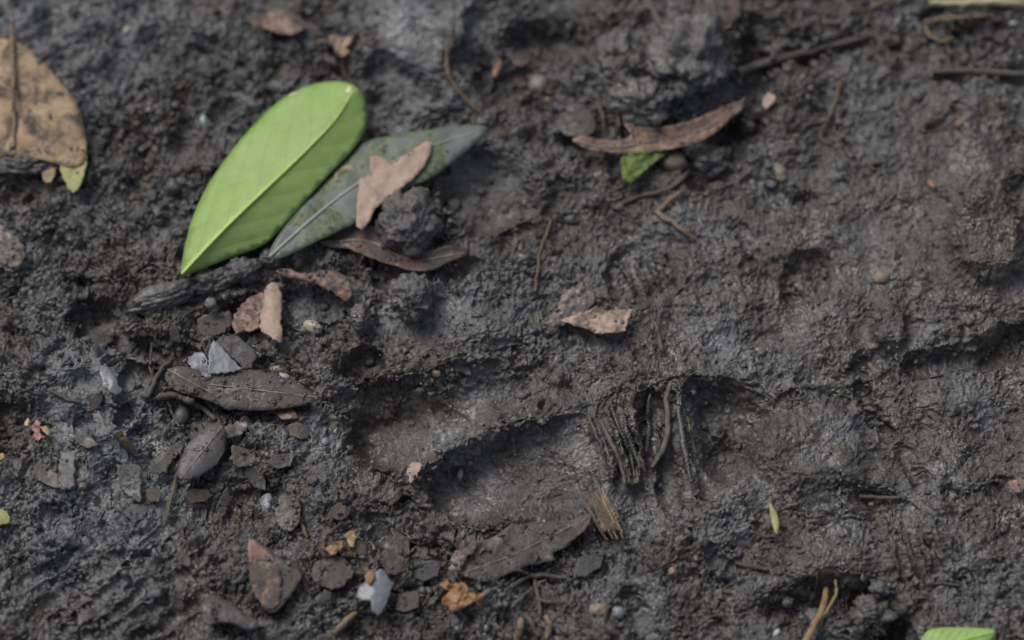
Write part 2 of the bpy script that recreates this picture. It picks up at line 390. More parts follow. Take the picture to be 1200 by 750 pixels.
def mud_mat(name, use_attr=True, wet=0.0):
    m, t, b = newmat(name); p = geo(t)
    c, n1, n2, n3 = mud_colour(t, p, use_attr)
    t.links.new(c, b.inputs['Base Color'])
    r = math_(t, 'MULTIPLY_ADD', n2, .60, math_(t, 'MULTIPLY_ADD', n1, -.45, .36-wet))
    if use_attr: r = math_(t, 'MULTIPLY_ADD', attr(t, 'clay'), -.10, math_(t, 'ADD', r, .05))
    t.links.new(math_(t, 'MAXIMUM', r, .2), b.inputs['Roughness'])
    b.inputs['Specular IOR Level'].default_value = .5
    t.links.new(ramp(t, n1, (.40, .06), (.66, .75)), b.inputs['Coat Weight']); b.inputs['Coat IOR'].default_value = 1.4
    t.links.new(ramp(t, n1, (.38, .55), (.62, .16)), b.inputs['Coat Roughness'])
    f1 = noise(t, p, 2600, 4, .7); f2 = noise(t, p, 900, 3, .6, 1.0)
    nb = bump(t, f2, .8, .0005); nb = bump(t, f1, .8, .00022, nb)
    t.links.new(nb, b.inputs['Normal'])
    return m
MUD = mud_mat('wet mud'); MUD2 = mud_mat('mud crumb', False)

def leaf_mat(name, ca, cb, spot=None, spots=.5, mud=.0, rough=.5, trans=.1, vein=0.0, nv=14, scale=260, veincol=None, edge=None, sheen=.45, sps=110):
    m, t, b = newmat(name); p = geo(t)
    n1 = noise(t, p, scale, 5, .6, .4); n2 = noise(t, p, scale*4, 4, .65); n3 = noise(t, p, sps, 5, .65, .8)
    c = mixc(t, ramp(t, n1, (.32, 0.0), (.68, 1.0)), ca, cb)
    if spot: c = mixc(t, ramp(t, n3, (.68-spots*.4, 0.0), (.86-spots*.4, .85)), c, spot)
    s = attr(t, 's'); tt = attr(t, 't'); sa = math_(t, 'ABSOLUTE', s)
    ph = math_(t, 'MULTIPLY_ADD', tt, float(nv), math_(t, 'MULTIPLY', math_(t, 'POWER', sa, 1.25), -2.3))
    saw = math_(t, 'ABSOLUTE', math_(t, 'SUBTRACT', math_(t, 'FRACT', ph), .5))       # 0 on a vein
    line = ramp(t, saw, (0.0, 1.0), (.03, 0.0)); quilt = ramp(t, saw, (0.0, 0.0), (.35, 1.0))
    if veincol: c = mixc(t, math_(t, 'MULTIPLY', line, min(.75, vein*.45)), c, veincol)
    if edge: c = mixc(t, ramp(t, sa, (.86, 0.0), (1.0, .8)), c, edge)
    if mud > 0:
        k = ramp(t, math_(t, 'MULTIPLY_ADD', n3, .6, math_(t, 'MULTIPLY', n2, .4)), (.66-mud*.42, 0.0), (.74-mud*.40, 1.0))
        c = mixc(t, math_(t, 'MULTIPLY', k, .93), c, mixc(t, ramp(t, n2, (.3, 0.0), (.7, 1.0)), DARK, MID))
        b_r = math_(t, 'MULTIPLY_ADD', k, .25, rough)
        t.links.new(b_r, b.inputs['Roughness'])
    else: t.links.new(math_(t, 'MULTIPLY_ADD', n1, .35, rough-.17), b.inputs['Roughness'])
    c = mixc(t, .35, c, ramp(t, n2, (.3, .55), (.7, 1.0)), 'MULTIPLY')
    t.links.new(c, b.inputs['Base Color'])
    b.inputs['Specular IOR Level'].default_value = sheen
    nb = bump(t, n2, .5, .00012)
    nb = bump(t, n1, .4, .0004, nb)
    if vein > 0: nb = bump(t, quilt, .5*vein, .00012, nb)
    if mud > 0: nb = bump(t, k, .6, .0002, nb)
    t.links.new(nb, b.inputs['Normal'])
    if trans > 0:
        tr = N(t, 'ShaderNodeBsdfTranslucent'); t.links.new(c, tr.inputs[0]); t.links.new(nb, tr.inputs['Normal'])
        mx = N(t, 'ShaderNodeMixShader'); mx.inputs[0].default_value = trans
        t.links.new(b.outputs[0], mx.inputs[1]); t.links.new(tr.outputs[0], mx.inputs[2])
        t.links.new(mx.outputs[0], t.nodes['Material Output'].inputs[0])
    return m
def stone_mat(name, ca, cb, rough=.45, scale=500, dirt=.3):
    m, t, b = newmat(name); p = geo(t)
    n1 = noise(t, p, scale, 5, .6); n2 = noise(t, p, scale*3, 4, .6)
    c = mixc(t, ramp(t, n1, (.35, 0.0), (.65, 1.0)), ca, cb)
    c = mixc(t, ramp(t, n2, (.62-dirt*.3, 0.0), (.70-dirt*.3, .9)), c, MID)
    t.links.new(c, b.inputs['Base Color']); b.inputs['Roughness'].default_value = rough
    t.links.new(bump(t, n2, .5, .0002), b.inputs['Normal']); return m
def bark_mat(name, ca, cb, rough=.6, dirt=.3, fib=1):
    m, t, b = newmat(name); p = geo(t)
    tc = attr(t, 's'); a = attr(t, 't')
    cx = N(t, 'ShaderNodeCombineXYZ'); t.links.new(math_(t, 'MULTIPLY', a, 3.0), cx.inputs[0]); t.links.new(math_(t, 'MULTIPLY', tc, 9.0), cx.inputs[1])
    f = noise(t, cx.outputs[0], 3, 5, .6); n2 = noise(t, p, 700, 4, .6)
    c = mixc(t, ramp(t, f, (.35, 0.0), (.65, 1.0)), ca, cb)
    c = mixc(t, ramp(t, n2, (.70-dirt*.4, 0.0), (.76-dirt*.4, .92)), c, MID)
    t.links.new(c, b.inputs['Base Color']); b.inputs['Roughness'].default_value = rough
    nb = bump(t, f, .7, .0002); nb = bump(t, n2, .5, .0002, nb); t.links.new(nb, b.inputs['Normal']); return m

M = dict(
 green=leaf_mat('fresh green leaf', (.285,.43,.125), (.325,.48,.155), rough=.36, trans=.18, vein=1.25, nv=7, veincol=(.16,.32,.055), scale=120, edge=(.20,.42,.05)),
 green_rib=leaf_mat('pale green midrib', (.38,.62,.12), (.42,.66,.15), rough=.4, trans=.1),
 scar=leaf_mat('pale torn leaf edge', (.62,.72,.45), (.50,.62,.30), rough=.3, trans=.1),
 grey=leaf_mat('decaying grey green leaf', (.095,.105,.108), (.125,.142,.142), (.115,.165,.055), .62, .30, rough=.42, trans=.05, vein=.2, nv=12, veincol=(.08,.09,.085), scale=160),
 grey_rib=leaf_mat('grey midrib', (.30,.31,.31), (.25,.27,.26), mud=.2, rough=.42, trans=0),
 rib=leaf_mat('dull midrib', (.23,.185,.16), (.17,.14,.125), mud=.35, rough=.42, trans=0),
 tan=leaf_mat('papery tan leaf', (.34,.245,.19), (.42,.315,.25), (.22,.15,.11), .45, .22, rough=.6, trans=.05, vein=.25, nv=10, veincol=(.20,.13,.09)),
 brown=leaf_mat('brown leaf', (.125,.075,.056), (.09,.058,.045), (.17,.105,.075), .35, .5, rough=.42, trans=.03, vein=.3, nv=11, veincol=(.07,.04,.03)),
 russet=leaf_mat('russet leaf', (.28,.175,.125), (.18,.115,.09), (.14,.10,.09), .5, .42, rough=.5, trans=.04, vein=.2),
 dusk=leaf_mat('grey brown muddy leaf', (.118,.100,.092), (.092,.079,.072), (.15,.105,.085), .5, .50, rough=.42, trans=0, vein=.25, nv=14, veincol=(.05,.045,.04)),
 slate=leaf_mat('slate grey leaf', (.088,.088,.094), (.064,.061,.062), (.09,.07,.062), .4, .38, rough=.44, trans=0, vein=.2),
 blue=leaf_mat('pale blue grey leaf', (.165,.18,.205), (.13,.138,.155), None, .3, .2, rough=.35, trans=0),
 ochre=leaf_mat('blotched ochre leaf', (.43,.32,.18), (.30,.19,.11), (.10,.072,.055), .68, .30, rough=.6, trans=.04, vein=.25, sps=150, scale=380, veincol=(.42,.32,.18)),
 yellow=leaf_mat('yellow green leaf', (.33,.33,.12), (.27,.28,.10), (.2,.2,.1), .3, .12, rough=.55, trans=.08),
 lime=leaf_mat('acid green moss leaf', (.13,.19,.035), (.085,.14,.028), (.17,.2,.05), .4, .3, rough=.6, trans=.15),
 rust=leaf_mat('orange rotten leaf', (.29,.155,.06), (.20,.10,.045), (.10,.06,.04), .5, .28, rough=.45, trans=.05),
 red=leaf_mat('dark red bud scale', (.19,.05,.045), (.13,.045,.04), rough=.35, trans=.05),
 gold=leaf_mat('golden bud scale', (.30,.21,.09), (.24,.15,.06), rough=.35, trans=.05),
 pink=leaf_mat('pinkish rotten leaf', (.23,.18,.165), (.15,.125,.12), (.10,.085,.08), .5, .45, rough=.4, trans=0),
 chip=bark_mat('splintered pale wood', (.36,.27,.16), (.17,.12,.08), .6, .22),
 chipd=bark_mat('dark wet wood', (.17,.125,.09), (.09,.068,.052), .55, .35),
 straw=bark_mat('straw coloured stem', (.23,.17,.105), (.14,.10,.065), .5, .40),
 tanstem=bark_mat('glossy tan stem', (.24,.16,.075), (.29,.205,.10), .35, .22),
 twig=bark_mat('brown twig', (.15,.105,.075), (.095,.068,.052), .55, .35),
 dtwig=bark_mat('muddy dark twig', (.075,.062,.052), (.10,.085,.07), .5, .55),
 root=bark_mat('wet grey root', (.12,.105,.098), (.08,.062,.052), .38, .6),
 cream=bark_mat('cream splinter', (.5,.44,.3), (.4,.34,.2), .5, .1),
 white=stone_mat('pale cream stone', (.48,.45,.36), (.33,.29,.22), .4, 450, .35),
 bluew=stone_mat('pale blue shell chip', (.32,.40,.40), (.40,.41,.37), .3, 350, .3),
 beige=stone_mat('beige stone', (.22,.17,.125), (.16,.13,.10), .55, 450, .35),
 greyst=stone_mat('grey pebble', (.16,.15,.145), (.12,.11,.105), .5, 450, .35),
 orangest=stone_mat('orange grit', (.23,.14,.095), (.17,.11,.08), .5, 500, .35),
 blust=stone_mat('blue grey pebble', (.19,.20,.24), (.23,.235,.27), .4, 500, .35),
 sand=stone_mat('quartz sand', (.45,.42,.36), (.32,.28,.22), .25, 500, .0),
)

# ------------------------------------------------------------------ object helpers
def tagit(o, label=None, cat=None, group=None, kind=None):
    if label: o['label'] = label
    if cat: o['category'] = cat
    if group: o['group'] = group
    if kind: o['kind'] = kind
    return o
def mesh_obj(name, vmm, faces, mat, parent=None, s=None, t=None, origin=None, smooth=True):
    v = np.asarray(vmm, np.float64)*.001
    if origin is None: origin = v.mean(0) if parent is None else np.array(parent.location)
    me = bpy.data.meshes.new(name)
    me.from_pydata((v-origin).tolist(), [], [tuple(int(i) for i in f) for f in faces]); me.update()
    for nm, a in (('s', s), ('t', t)):
        if a is not None:
            at = me.attributes.new(nm, 'FLOAT', 'POINT'); at.data.foreach_set('value', np.asarray(a, np.float32))
    if smooth: me.polygons.foreach_set('use_smooth', [True]*len(me.polygons))
    me.materials.append(mat)
    o = bpy.data.objects.new(name, me); COL.objects.link(o)
    if parent is None: o.location = origin
    else: o.parent = parent
    return o
def empty(name, pos_mm):
    o = bpy.data.objects.new(name, None); o.empty_display_size = .002; COL.objects.link(o); o.location = tuple(np.asarray(pos_mm)*.001); return o

# ------------------------------------------------------------------ leaves and fragments
CAP = np.full(H.shape, 1e3, np.float32); BUR = np.full(H.shape, -1e3, np.float32)
BUSH = {'grey brown muddy leaf': .30, 'brown leaf': .40, 'slate grey leaf': .34, 'russet leaf': .40, 'pinkish rotten leaf': .35, 'blotched ochre leaf': .42, 'decaying grey green leaf': .58}
def raster_cap(v, tris, gap, thr=None, sd=0):
    for tr in tris:
        p = v[list(tr)]; x0, x1 = p[:, 0].min(), p[:, 0].max(); y0, y1 = p[:, 1].min(), p[:, 1].max()
        i0, i1 = np.searchsorted(gx_, [x0-.12, x1+.12]); j0, j1 = np.searchsorted(gy_, [y0-.12, y1+.12])
        if i1 <= i0 or j1 <= j0: continue
        xx, yy = np.meshgrid(gx_[i0:i1], gy_[j0:j1])
        d = (p[1, 1]-p[2, 1])*(p[0, 0]-p[2, 0])+(p[2, 0]-p[1, 0])*(p[0, 1]-p[2, 1])
        if abs(d) < 1e-9: continue
        a = ((p[1, 1]-p[2, 1])*(xx-p[2, 0])+(p[2, 0]-p[1, 0])*(yy-p[2, 1]))/d
        b = ((p[2, 1]-p[0, 1])*(xx-p[2, 0])+(p[0, 0]-p[2, 0])*(yy-p[2, 1]))/d
        c = 1-a-b; m = (a > -.15) & (b > -.15) & (c > -.15)
        z = np.minimum(a*p[0, 2]+b*p[1, 2]+c*p[2, 2]-gap, p[:, 2].max())
        sl = CAP[j0:j1, i0:i1]; sl[m] = np.minimum(sl[m], z[m])
        if thr is not None:                                              # mud that has slumped back over the leaf
            nn = .6*gn(xx/2.6+sd, yy/2.6, 96)+.35*gn(xx/.8+sd, yy/.8, 97)+.2*gn(xx/.35, yy/.35, 98)-thr
            mm = m & (nn > 0); sb = BUR[j0:j1, i0:i1]; sb[mm] = np.maximum(sb[mm], (z+gap+np.minimum(nn*2.2, .7))[mm])
LEAVES = []
def leafdef(name, P, mat, label, cat='leaf', ax=None, lift=.6, drape=.5, tu=0, tv=0, roof=0, arch=0, bow=0, crum=.25, cs=4, rag=1.0,
            rib=None, ribr=(.5,.25), ribmat=None, sm=3, thick=.11, gap=.35, group=None, seed=0, edgecurl=0, scars=(), mudbits=0, stem=None, cap=True):
    """an outline in photo pixels becomes a bent blade of real thickness resting on the mud"""
    P = np.asarray(P, float)
    O = smoothpoly(P, sm) if sm > 1 else P
    area = abs(sum(O[i-1][0]*O[i][1]-O[i][0]*O[i-1][1] for i in range(len(O))))/2
    sp = float(np.clip(math.sqrt(area)/17, 1.4, 6))
    Q = []
    for i in range(len(O)):
        a, b = O[i], O[(i+1) % len(O)]; n = max(1, int(np.linalg.norm(b-a)/sp))
        for k in range(n): Q.append(a+(b-a)*k/n)
    Q = np.array(Q)
    Q = Q+rag*.6*np.stack([gn(Q[:, 0]/2.3+seed, Q[:, 1]/2.4, 63), gn(Q[:, 0]/2.4, Q[:, 1]/2.3+seed, 64)], 1)+rag*np.stack([gn(Q[:, 0]/5.1+seed, Q[:, 1]/5.3, 61), gn(Q[:, 0]/5.2, Q[:, 1]/5.1+seed, 62)], 1)*1.5
    u0, u1, v0, v1 = bb(Q)
    gu, gv = np.meshgrid(np.arange(u0, u1, sp), np.arange(v0, v1, sp*.9)); gu = gu+(np.arange(gu.shape[0]) % 2)[:, None]*sp/2
    gu = gu.ravel(); gv = gv.ravel(); ok = sdpoly(gu, gv, Q) > sp*.55
    I = np.stack([gu[ok], gv[ok]], 1)
    if ax is None:                                                        # longest axis of the outline
        c = Q-Q.mean(0); w_, e_ = np.linalg.eigh(c.T@c); e = e_[:, 1]; pr = c@e; ax = [Q.mean(0)+e*pr.min(), Q.mean(0)+e*pr.max()]
    AX = smoothpoly(ax, 6, False) if len(ax) > 2 else np.asarray(ax, float)
    if rib or roof: # extra points on the fold line
        L = smoothpoly(AX, 1, False); pts = []
        for i in range(len(L)-1):
            n = max(1, int(np.linalg.norm(L[i+1]-L[i])/sp)); pts += [L[i]+(L[i+1]-L[i])*k/n for k in range(n)]
        pts = np.array(pts); pts = pts[sdpoly(pts[:, 0], pts[:, 1], Q) > sp*.4]
        if len(I) and len(pts):
            dd = np.sqrt(((I[:, None]-pts[None])**2).sum(2)).min(1); I = I[dd > sp*.5]; I = np.vstack([I, pts])
    allp = np.vstack([Q, I]) if len(I) else Q
    r = delaunay_2d_cdt([Vector(p) for p in allp], [], [list(range(len(Q)))], 1, 1e-5)
    p2 = np.array([tuple(p) for p in r[0]]); tris = [tuple(f) for f in r[2]]
    u, v = p2[:, 0], p2[:, 1]
    d, tt = dline(u, v, AX)
    # signed side
    side = np.zeros(len(u))
    A0 = AX[:-1]; A1 = AX[1:]
    idx = np.argmin(np.stack([((u-(a[0]+b[0])/2)**2+(v-(a[1]+b[1])/2)**2) for a, b in zip(A0, A1)]), 0)
    e = (A1-A0)[idx]; side = np.sign(e[:, 0]*(v-A0[idx, 1])-e[:, 1]*(u-A0[idx, 0]))
    side[side == 0] = 1
    # half width of the outline at t
    qd, qt = dline(Q[:, 0], Q[:, 1], AX); qs = qd
    bins = np.linspace(0, 1, 13); hw = np.array([max(3, qs[np.abs(qt-bk) < .09].max() if (np.abs(qt-bk) < .09).any() else 3) for bk in bins])
    s = np.clip(side*d/np.interp(tt, bins, hw), -1, 1)
    cu, cv = Q.mean(0)
    g = ground_at(u, v, SOFT); gc = float(np.median(ground_at(Q[:, 0], Q[:, 1], SOFT)))
    z = gc+(g-gc)*drape+lift+tu*(u-cu)/100+tv*(v-cv)/100-roof*np.abs(s)+arch*(1-s*s)+bow*4*tt*(1-tt)+edgecurl*np.clip(s, 0, 1)**3
    z = z+crum*(fbm(u/6+seed*3.1, v/6, cs, 3, 70+seed % 7))*2
    x, y = pix2w(u, v, z); vt = np.stack([x, y, z], 1)
    if cap: raster_cap(vt, tris, gap, BUSH.get(mat.name), seed*1.7)
    nt = len(vt)
    # orient upward
    F = []
    for a, b, c in tris:
        n_ = np.cross(vt[b]-vt[a], vt[c]-vt[a])[2]; F.append((a, b, c) if n_ > 0 else (a, c, b))
    nrm = np.zeros_like(vt)
    for f in F:
        n_ = np.cross(vt[f[1]]-vt[f[0]], vt[f[2]]-vt[f[0]]); nrm[list(f)] += n_
    nrm /= np.linalg.norm(nrm, axis=1)[:, None]+1e-9
    vb = vt-nrm*thick
    ec = {}
    for f in F:
        for k in range(3):
            a, b = f[k], f[(k+1) % 3]; ec[(a, b)] = 1
    rim = [(a, b) for a, b in ec if (b, a) not in ec]
    faces = F+[(a+nt, c+nt, b+nt) for a, b, c in F]+[(b, a, a+nt, b+nt) for a, b in rim]
    LEAVES.append(dict(name=name, v=np.vstack([vt, vb]), f=faces, s=np.concatenate([s, s]), t=np.concatenate([tt, tt]), mat=mat, label=label, cat=cat, group=group,
                       rib=rib, ribr=ribr, ribmat=ribmat, AX=AX, p2=p2, z=z, scars=scars, mudbits=mudbits, stem=stem, nt=nt, nrm=nrm, F=F))
def zat(L, u, v):
    d = (L['p2'][:, 0][None]-np.atleast_1d(u)[:, None])**2+(L['p2'][:, 1][None]-np.atleast_1d(v)[:, None])**2
    w = 1/(d+.6)**2; return (w*L['z'][None]).sum(1)/w.sum(1)

def tube(path, radii, seg=8, seed=0, wob=.12, name='tube'):
    """path in mm; returns verts faces s t"""
    P = smoothpoly(path, 5, False); n = len(P); T = np.gradient(P, axis=0); T /= np.linalg.norm(T, axis=1)[:, None]+1e-9
    rr = np.interp(np.linspace(0, 1, n), np.linspace(0, 1, len(radii)), radii)
    up = np.array([0, 0, 1.0]); vs = []; ss = []; ts = []
    for i in range(n):
        a = np.cross(T[i], up); a /= np.linalg.norm(a)+1e-9; b = np.cross(a, T[i])
        for k in range(seg):
            th = 2*math.pi*k/seg; q = rr[i]*(1+wob*math.sin(3.1*i*.7+k*1.7+seed)+wob*.7*math.sin(i*2.3+seed*2+k))
            vs.append(P[i]+a*math.cos(th)*q+b*math.sin(th)*q); ss.append(k/seg*2-1); ts.append(i/(n-1))
    fs = []
    for i in range(n-1):
        for k in range(seg): k2 = (k+1) % seg; fs.append((i*seg+k, i*seg+k2, (i+1)*seg+k2, (i+1)*seg+k))
    c0 = len(vs); vs.append(P[0]-T[0]*rr[0]*.4); ss.append(0); ts.append(0); vs.append(P[-1]+T[-1]*rr[-1]*.4); ss.append(0); ts.append(1)
    for k in range(seg): k2 = (k+1) % seg; fs.append((c0, k2, k)); fs.append((c0+1, (n-1)*seg+k, (n-1)*seg+k2))
    return np.array(vs), [q[::-1] for q in fs], np.array(ss), np.array(ts)
def merge(parts):
    V = []; F = []; S = []; T = []; o = 0
    for v, f, s, t in parts:
        V.append(v); F += [tuple(i+o for i in q) for q in f]; S.append(s); T.append(t); o += len(v)
    return np.vstack(V), F, np.concatenate(S), np.concatenate(T)

#@LEAFDEFS
# ------------------------------------------------------------------ all leaves (outlines in photo pixels)
leafdef('green_leaf', [(212,321),(216,292),(226,254),(243,218),(266,184),(294,150),(324,121),(352,104),(380,96),(402,96),(418,102),(428,117),(430,138),(426,156),(412,177),(390,200),(366,226),(342,253),(318,280),(298,292),(270,302),(242,313),(222,321)],
        M['green'], 'large fresh green leaf with pale midrib lying upper left', ax=[(213,320),(262,268),(312,220),(356,178),(392,140),(414,106)], lift=6.0, drape=.12,
        roof=5.0, bow=1.2, crum=.05, rag=.1, rib='midrib', ribr=(.36,.30,.14), ribmat=M['green_rib'], gap=1.2, thick=.22, tv=-.6, seed=1,
        scars=[(343,111,6,2.5,-25),(409,106,4,6,20)])
leafdef('decaying_leaf', [(314,301),(326,276),(350,246),(380,212),(408,182),(432,165),(462,158),(500,152),(540,147),(571,149),(556,168),(530,190),(506,208),(480,219),(460,232),(440,245),(418,260),(386,276),(352,292),(330,302)],
        M['grey'], 'grey green decaying leaf beside and partly under the big green leaf', ax=[(316,300),(370,252),(420,214),(480,180),(568,150)], lift=2.6, drape=.2, roof=-.4, arch=.6, crum=.15, rag=.3,
        rib='midrib', ribr=(.32,.28,.12), ribmat=M['grey_rib'], gap=.9, seed=2)
leafdef('leaf_fragment', [(434,184),(441,181),(451,185),(458,193),(472,184),(488,172),(500,165),(506,166),(505,178),(497,195),(484,210),(470,220),(458,231),(446,238),(438,247),(431,262),(424,270),(417,264),(418,242),(420,222),(421,210),(430,207),(438,206),(433,197)],
        M['tan'], 'papery tan leaf fragment lying on the grey green leaf', 'leaf fragment', lift=3.9, drape=.1, crum=.2, rag=.8, cs=2.4, sm=1, gap=.3, thick=.2, seed=3, tv=-.3, cap=False, mudbits=0)
leafdef('leaf_flake', [(390,208),(396,199),(408,193),(415,198),(413,206),(402,208),(394,211)], M['tan'], 'tiny tan flake stuck high on the grey green leaf, left of the papery fragment', 'leaf fragment', lift=3.3, drape=.1, crum=.1, rag=1.5, sm=2, seed=4, cap=False)
leafdef('leaf_flake', [(386,252),(394,246),(398,236),(404,228),(412,227),(410,238),(404,252),(397,258),(388,256)], M['tan'], 'small tan flake stuck on the lower edge of the grey green leaf', 'leaf fragment', lift=3.3, drape=.1, crum=.1, rag=1.5, sm=2, seed=5, cap=False)
leafdef('brown_leaf', [(374,284),(384,272),(402,266),(424,262),(440,266),(452,280),(470,292),(495,294),(515,290),(535,288),(548,292),(545,299),(530,305),(510,315),(486,317),(462,311),(436,303),(410,292),(390,290)],
        M['brown'], 'dark reddish brown leaf trapped under the round mud clod', ax=[(376,284),(430,282),(480,304),(520,300),(547,295)], lift=1.8, drape=.4, arch=-1.0, crum=.3, rib='midrib', ribr=(.22,.15), ribmat=M['rib'], seed=6, mudbits=30)
leafdef('brown_leaf', [(322,318),(336,314),(352,320),(372,318),(392,317),(405,324),(412,337),(409,353),(398,349),(384,339),(364,332),(346,329),(332,325)],
        M['russet'], 'curled russet brown leaf just below the tip of the grey green leaf', lift=2.2, drape=.3, arch=1.0, tv=-1.5, crum=.3, gap=.8, seed=7, mudbits=26)
leafdef('leaf_fragment', [(271,379),(279,362),(291,350),(306,343),(310,349),(307,366),(304,380),(297,388),(284,388),(276,391)], M['russet'], 'left one of the two leaf strips leaning together', 'leaf fragment', lift=1.8, drape=.3, crum=.25, rag=1.5, sm=2, gap=.9, seed=8, tu=2, mudbits=8)
leafdef('leaf_fragment', [(303,383),(307,362),(311,338),(317,331),(327,333),(330,350),(330,376),(331,402),(322,398),(312,391)], M['tan'], 'upright tan leaf strip with a dusky lower end, right of the russet strip', 'leaf fragment', lift=3.0, drape=.2, arch=.9, crum=.2, rag=1.5, sm=2, gap=.9, seed=9, tu=-1)
leafdef('leaf_fragment', [(243,437),(244,418),(249,397),(255,401),(266,413),(276,424),(284,433),(268,436),(254,438)], M['blue'], 'pale blue grey triangular leaf fragment in the cluster above the long muddy leaf', 'leaf fragment', lift=2.2, drape=.2, crum=.12, rag=1.5, sm=1, gap=.8, seed=10)
leafdef('leaf_fragment', [(254,399),(264,394),(273,392),(286,400),(299,410),(301,418),(296,428),(288,434),(278,425),(266,412)], M['slate'], 'purplish grey leaf fragment touching the pale triangular one', 'leaf fragment', lift=1.9, drape=.2, crum=.15, rag=1.5, sm=1, gap=.8, seed=11, tu=-1.5)
leafdef('leaf_fragment', [(219,421),(228,413),(238,413),(243,424),(250,437),(244,443),(234,438),(225,434)], M['blue'], 'small pale grey leaf fragment left of the blue grey triangle', 'leaf fragment', lift=1.5, drape=.4, crum=.3, rag=1.5, sm=2, seed=12, mudbits=6)
leafdef('muddy_leaf', [(193,440),(199,432),(214,429),(230,433),(246,441),(258,452),(264,464),(270,476),(262,477),(246,470),(226,464),(208,459),(197,451)], M['dusk'], 'short muddy leaf overlapping the left end of the long muddy leaf', lift=1.7, drape=.5, arch=.5, crum=.35, gap=.7, seed=13, rib='midrib', ribr=(.15,.1), ribmat=M['rib'], mudbits=30)
leafdef('muddy_leaf', [(250,438),(272,434),(300,433),(326,439),(348,449),(370,464),(360,473),(336,478),(306,481),(282,480),(262,479),(252,466),(246,452)], M['dusk'], 'long grey brown muddy leaf pointing right below the leaf cluster', lift=2.0, drape=.3, arch=.5, crum=.2, gap=.8, seed=14, rib='midrib', ribr=(.18,.1), ribmat=M['rib'], mudbits=34)
leafdef('muddy_leaf', [(208,557),(211,540),(221,520),(236,504),(250,495),(260,498),(265,510),(264,526),(255,543),(242,553),(230,561),(218,562)], M['slate'], 'oval slate grey leaf standing clear at the left', lift=2.6, drape=.2, arch=.9, crum=.12, gap=1.2, seed=15, tu=-1.5, rib='midrib', ribr=(.14,.08), ribmat=M['rib'], mudbits=5)
leafdef('leaf_fragment', [(173,554),(183,538),(193,526),(206,519),(218,519),(211,530),(200,541),(194,553),(184,556)], M['dusk'], 'dull triangular leaf fragment left of the oval slate leaf', 'leaf fragment', lift=1.4, drape=.5, crum=.2, rag=1.5, sm=1, seed=16, mudbits=6)
leafdef('leaf_fragment', [(115,434),(121,426),(128,430),(136,444),(143,457),(138,464),(131,461),(121,452)], M['blue'], 'pale bluish leaf strip in the clay at the left', 'leaf fragment', lift=1.6, drape=.4, crum=.2, rag=1.5, sm=1, seed=17)
leafdef('leaf_fragment', [(136,545),(164,544),(166,566),(165,589),(150,582),(140,568)], M['slate'], 'square cut slate fragment in the clay left of the thin upright twig', 'leaf fragment', lift=1.1, drape=.7, crum=.2, rag=1.5, sm=1, seed=18, mudbits=6)
leafdef('leaf_fragment', [(70,530),(88,528),(88,550),(87,571),(72,574),(68,555)], M['slate'], 'narrow slate strip in the clay right of the red bud scale', 'leaf fragment', lift=1.2, drape=.6, crum=.2, rag=1.5, sm=1, seed=19, mudbits=5)
leafdef('leaf_fragment', [(246,505),(262,500),(280,494),(290,497),(284,507),(270,513),(252,514)], M['pink'], 'little pinkish scrap right of the oval slate leaf', 'leaf fragment', lift=1.5, drape=.4, crum=.3, rag=1.5, sm=2, seed=20)
leafdef('leaf_fragment', [(272,520),(288,526),(300,534),(296,546),(280,548),(270,538)], M['dusk'], 'dull broken scrap right of the oval slate leaf, below the pinkish scrap', 'leaf fragment', lift=1.2, drape=.6, crum=.3, rag=1.5, sm=1, seed=21, mudbits=6)
leafdef('leaf_fragment', [(233,372),(250,366),(270,366),(274,378),(258,392),(240,394),(230,386)], M['dusk'], 'dark flat leaf piece in the hollow under the buried root', 'leaf fragment', lift=1.4, drape=.5, crum=.2, rag=1.5, sm=1, seed=22, mudbits=6)
leafdef('ochre_leaf', [(-60,70),(-30,52),(0,45),(22,50),(45,68),(66,90),(84,112),(96,138),(101,168),(98,192),(80,196),(58,190),(34,183),(10,182),(-20,190),(-50,170)], M['ochre'], 'blotched ochre brown leaf cut by the left edge of the picture', ax=[(15,45),(16,100),(14,190)], lift=2.4, drape=.25, arch=.6, crum=.3, gap=1.0, seed=23, edgecurl=0, mudbits=60)
leafdef('yellow_leaf', [(68,186),(84,182),(101,182),(99,204),(92,222),(84,225),(76,212)], M['yellow'], 'yellow green leaf tip poking out below the ochre leaf', lift=2.2, drape=.2, crum=.2, gap=.8, sm=2, seed=24, mudbits=5)
leafdef('leaf_fragment', [(48,190),(62,188),(66,200),(58,214),(50,208)], M['ochre'], 'small ochre scrap left of the yellow green leaf tip', 'leaf fragment', lift=1.8, drape=.3, crum=.3, rag=1.5, sm=2, seed=25)
leafdef('leaf_fragment', [(-6,262),(10,268),(24,282),(30,300),(18,314),(2,308),(-8,292)], M['pink'], 'pale rotten scrap at the left edge below the ochre leaf', 'leaf fragment', lift=1.2, drape=.7, crum=.6, rag=1.5, sm=2, seed=26, mudbits=14)
leafdef('brown_leaf', [(288,22),(304,16),(326,13),(346,16),(356,26),(350,38),(330,40),(312,34),(298,29)], M['russet'], 'small brown leaf lying near the top edge, above the green leaf', lift=1.6, drape=.4, crum=.4, seed=27, mudbits=18)
leafdef('leaf_fragment', [(370,48),(384,45),(394,41),(404,44),(414,42),(411,50),(402,56),(412,62),(402,66),(394,62),(392,52),(380,51)], M['ochre'], 'beige hook shaped scrap above the tip of the green leaf', 'leaf fragment', lift=2.2, drape=.2, crum=.3, rag=1.5, sm=1, gap=.8, seed=28)
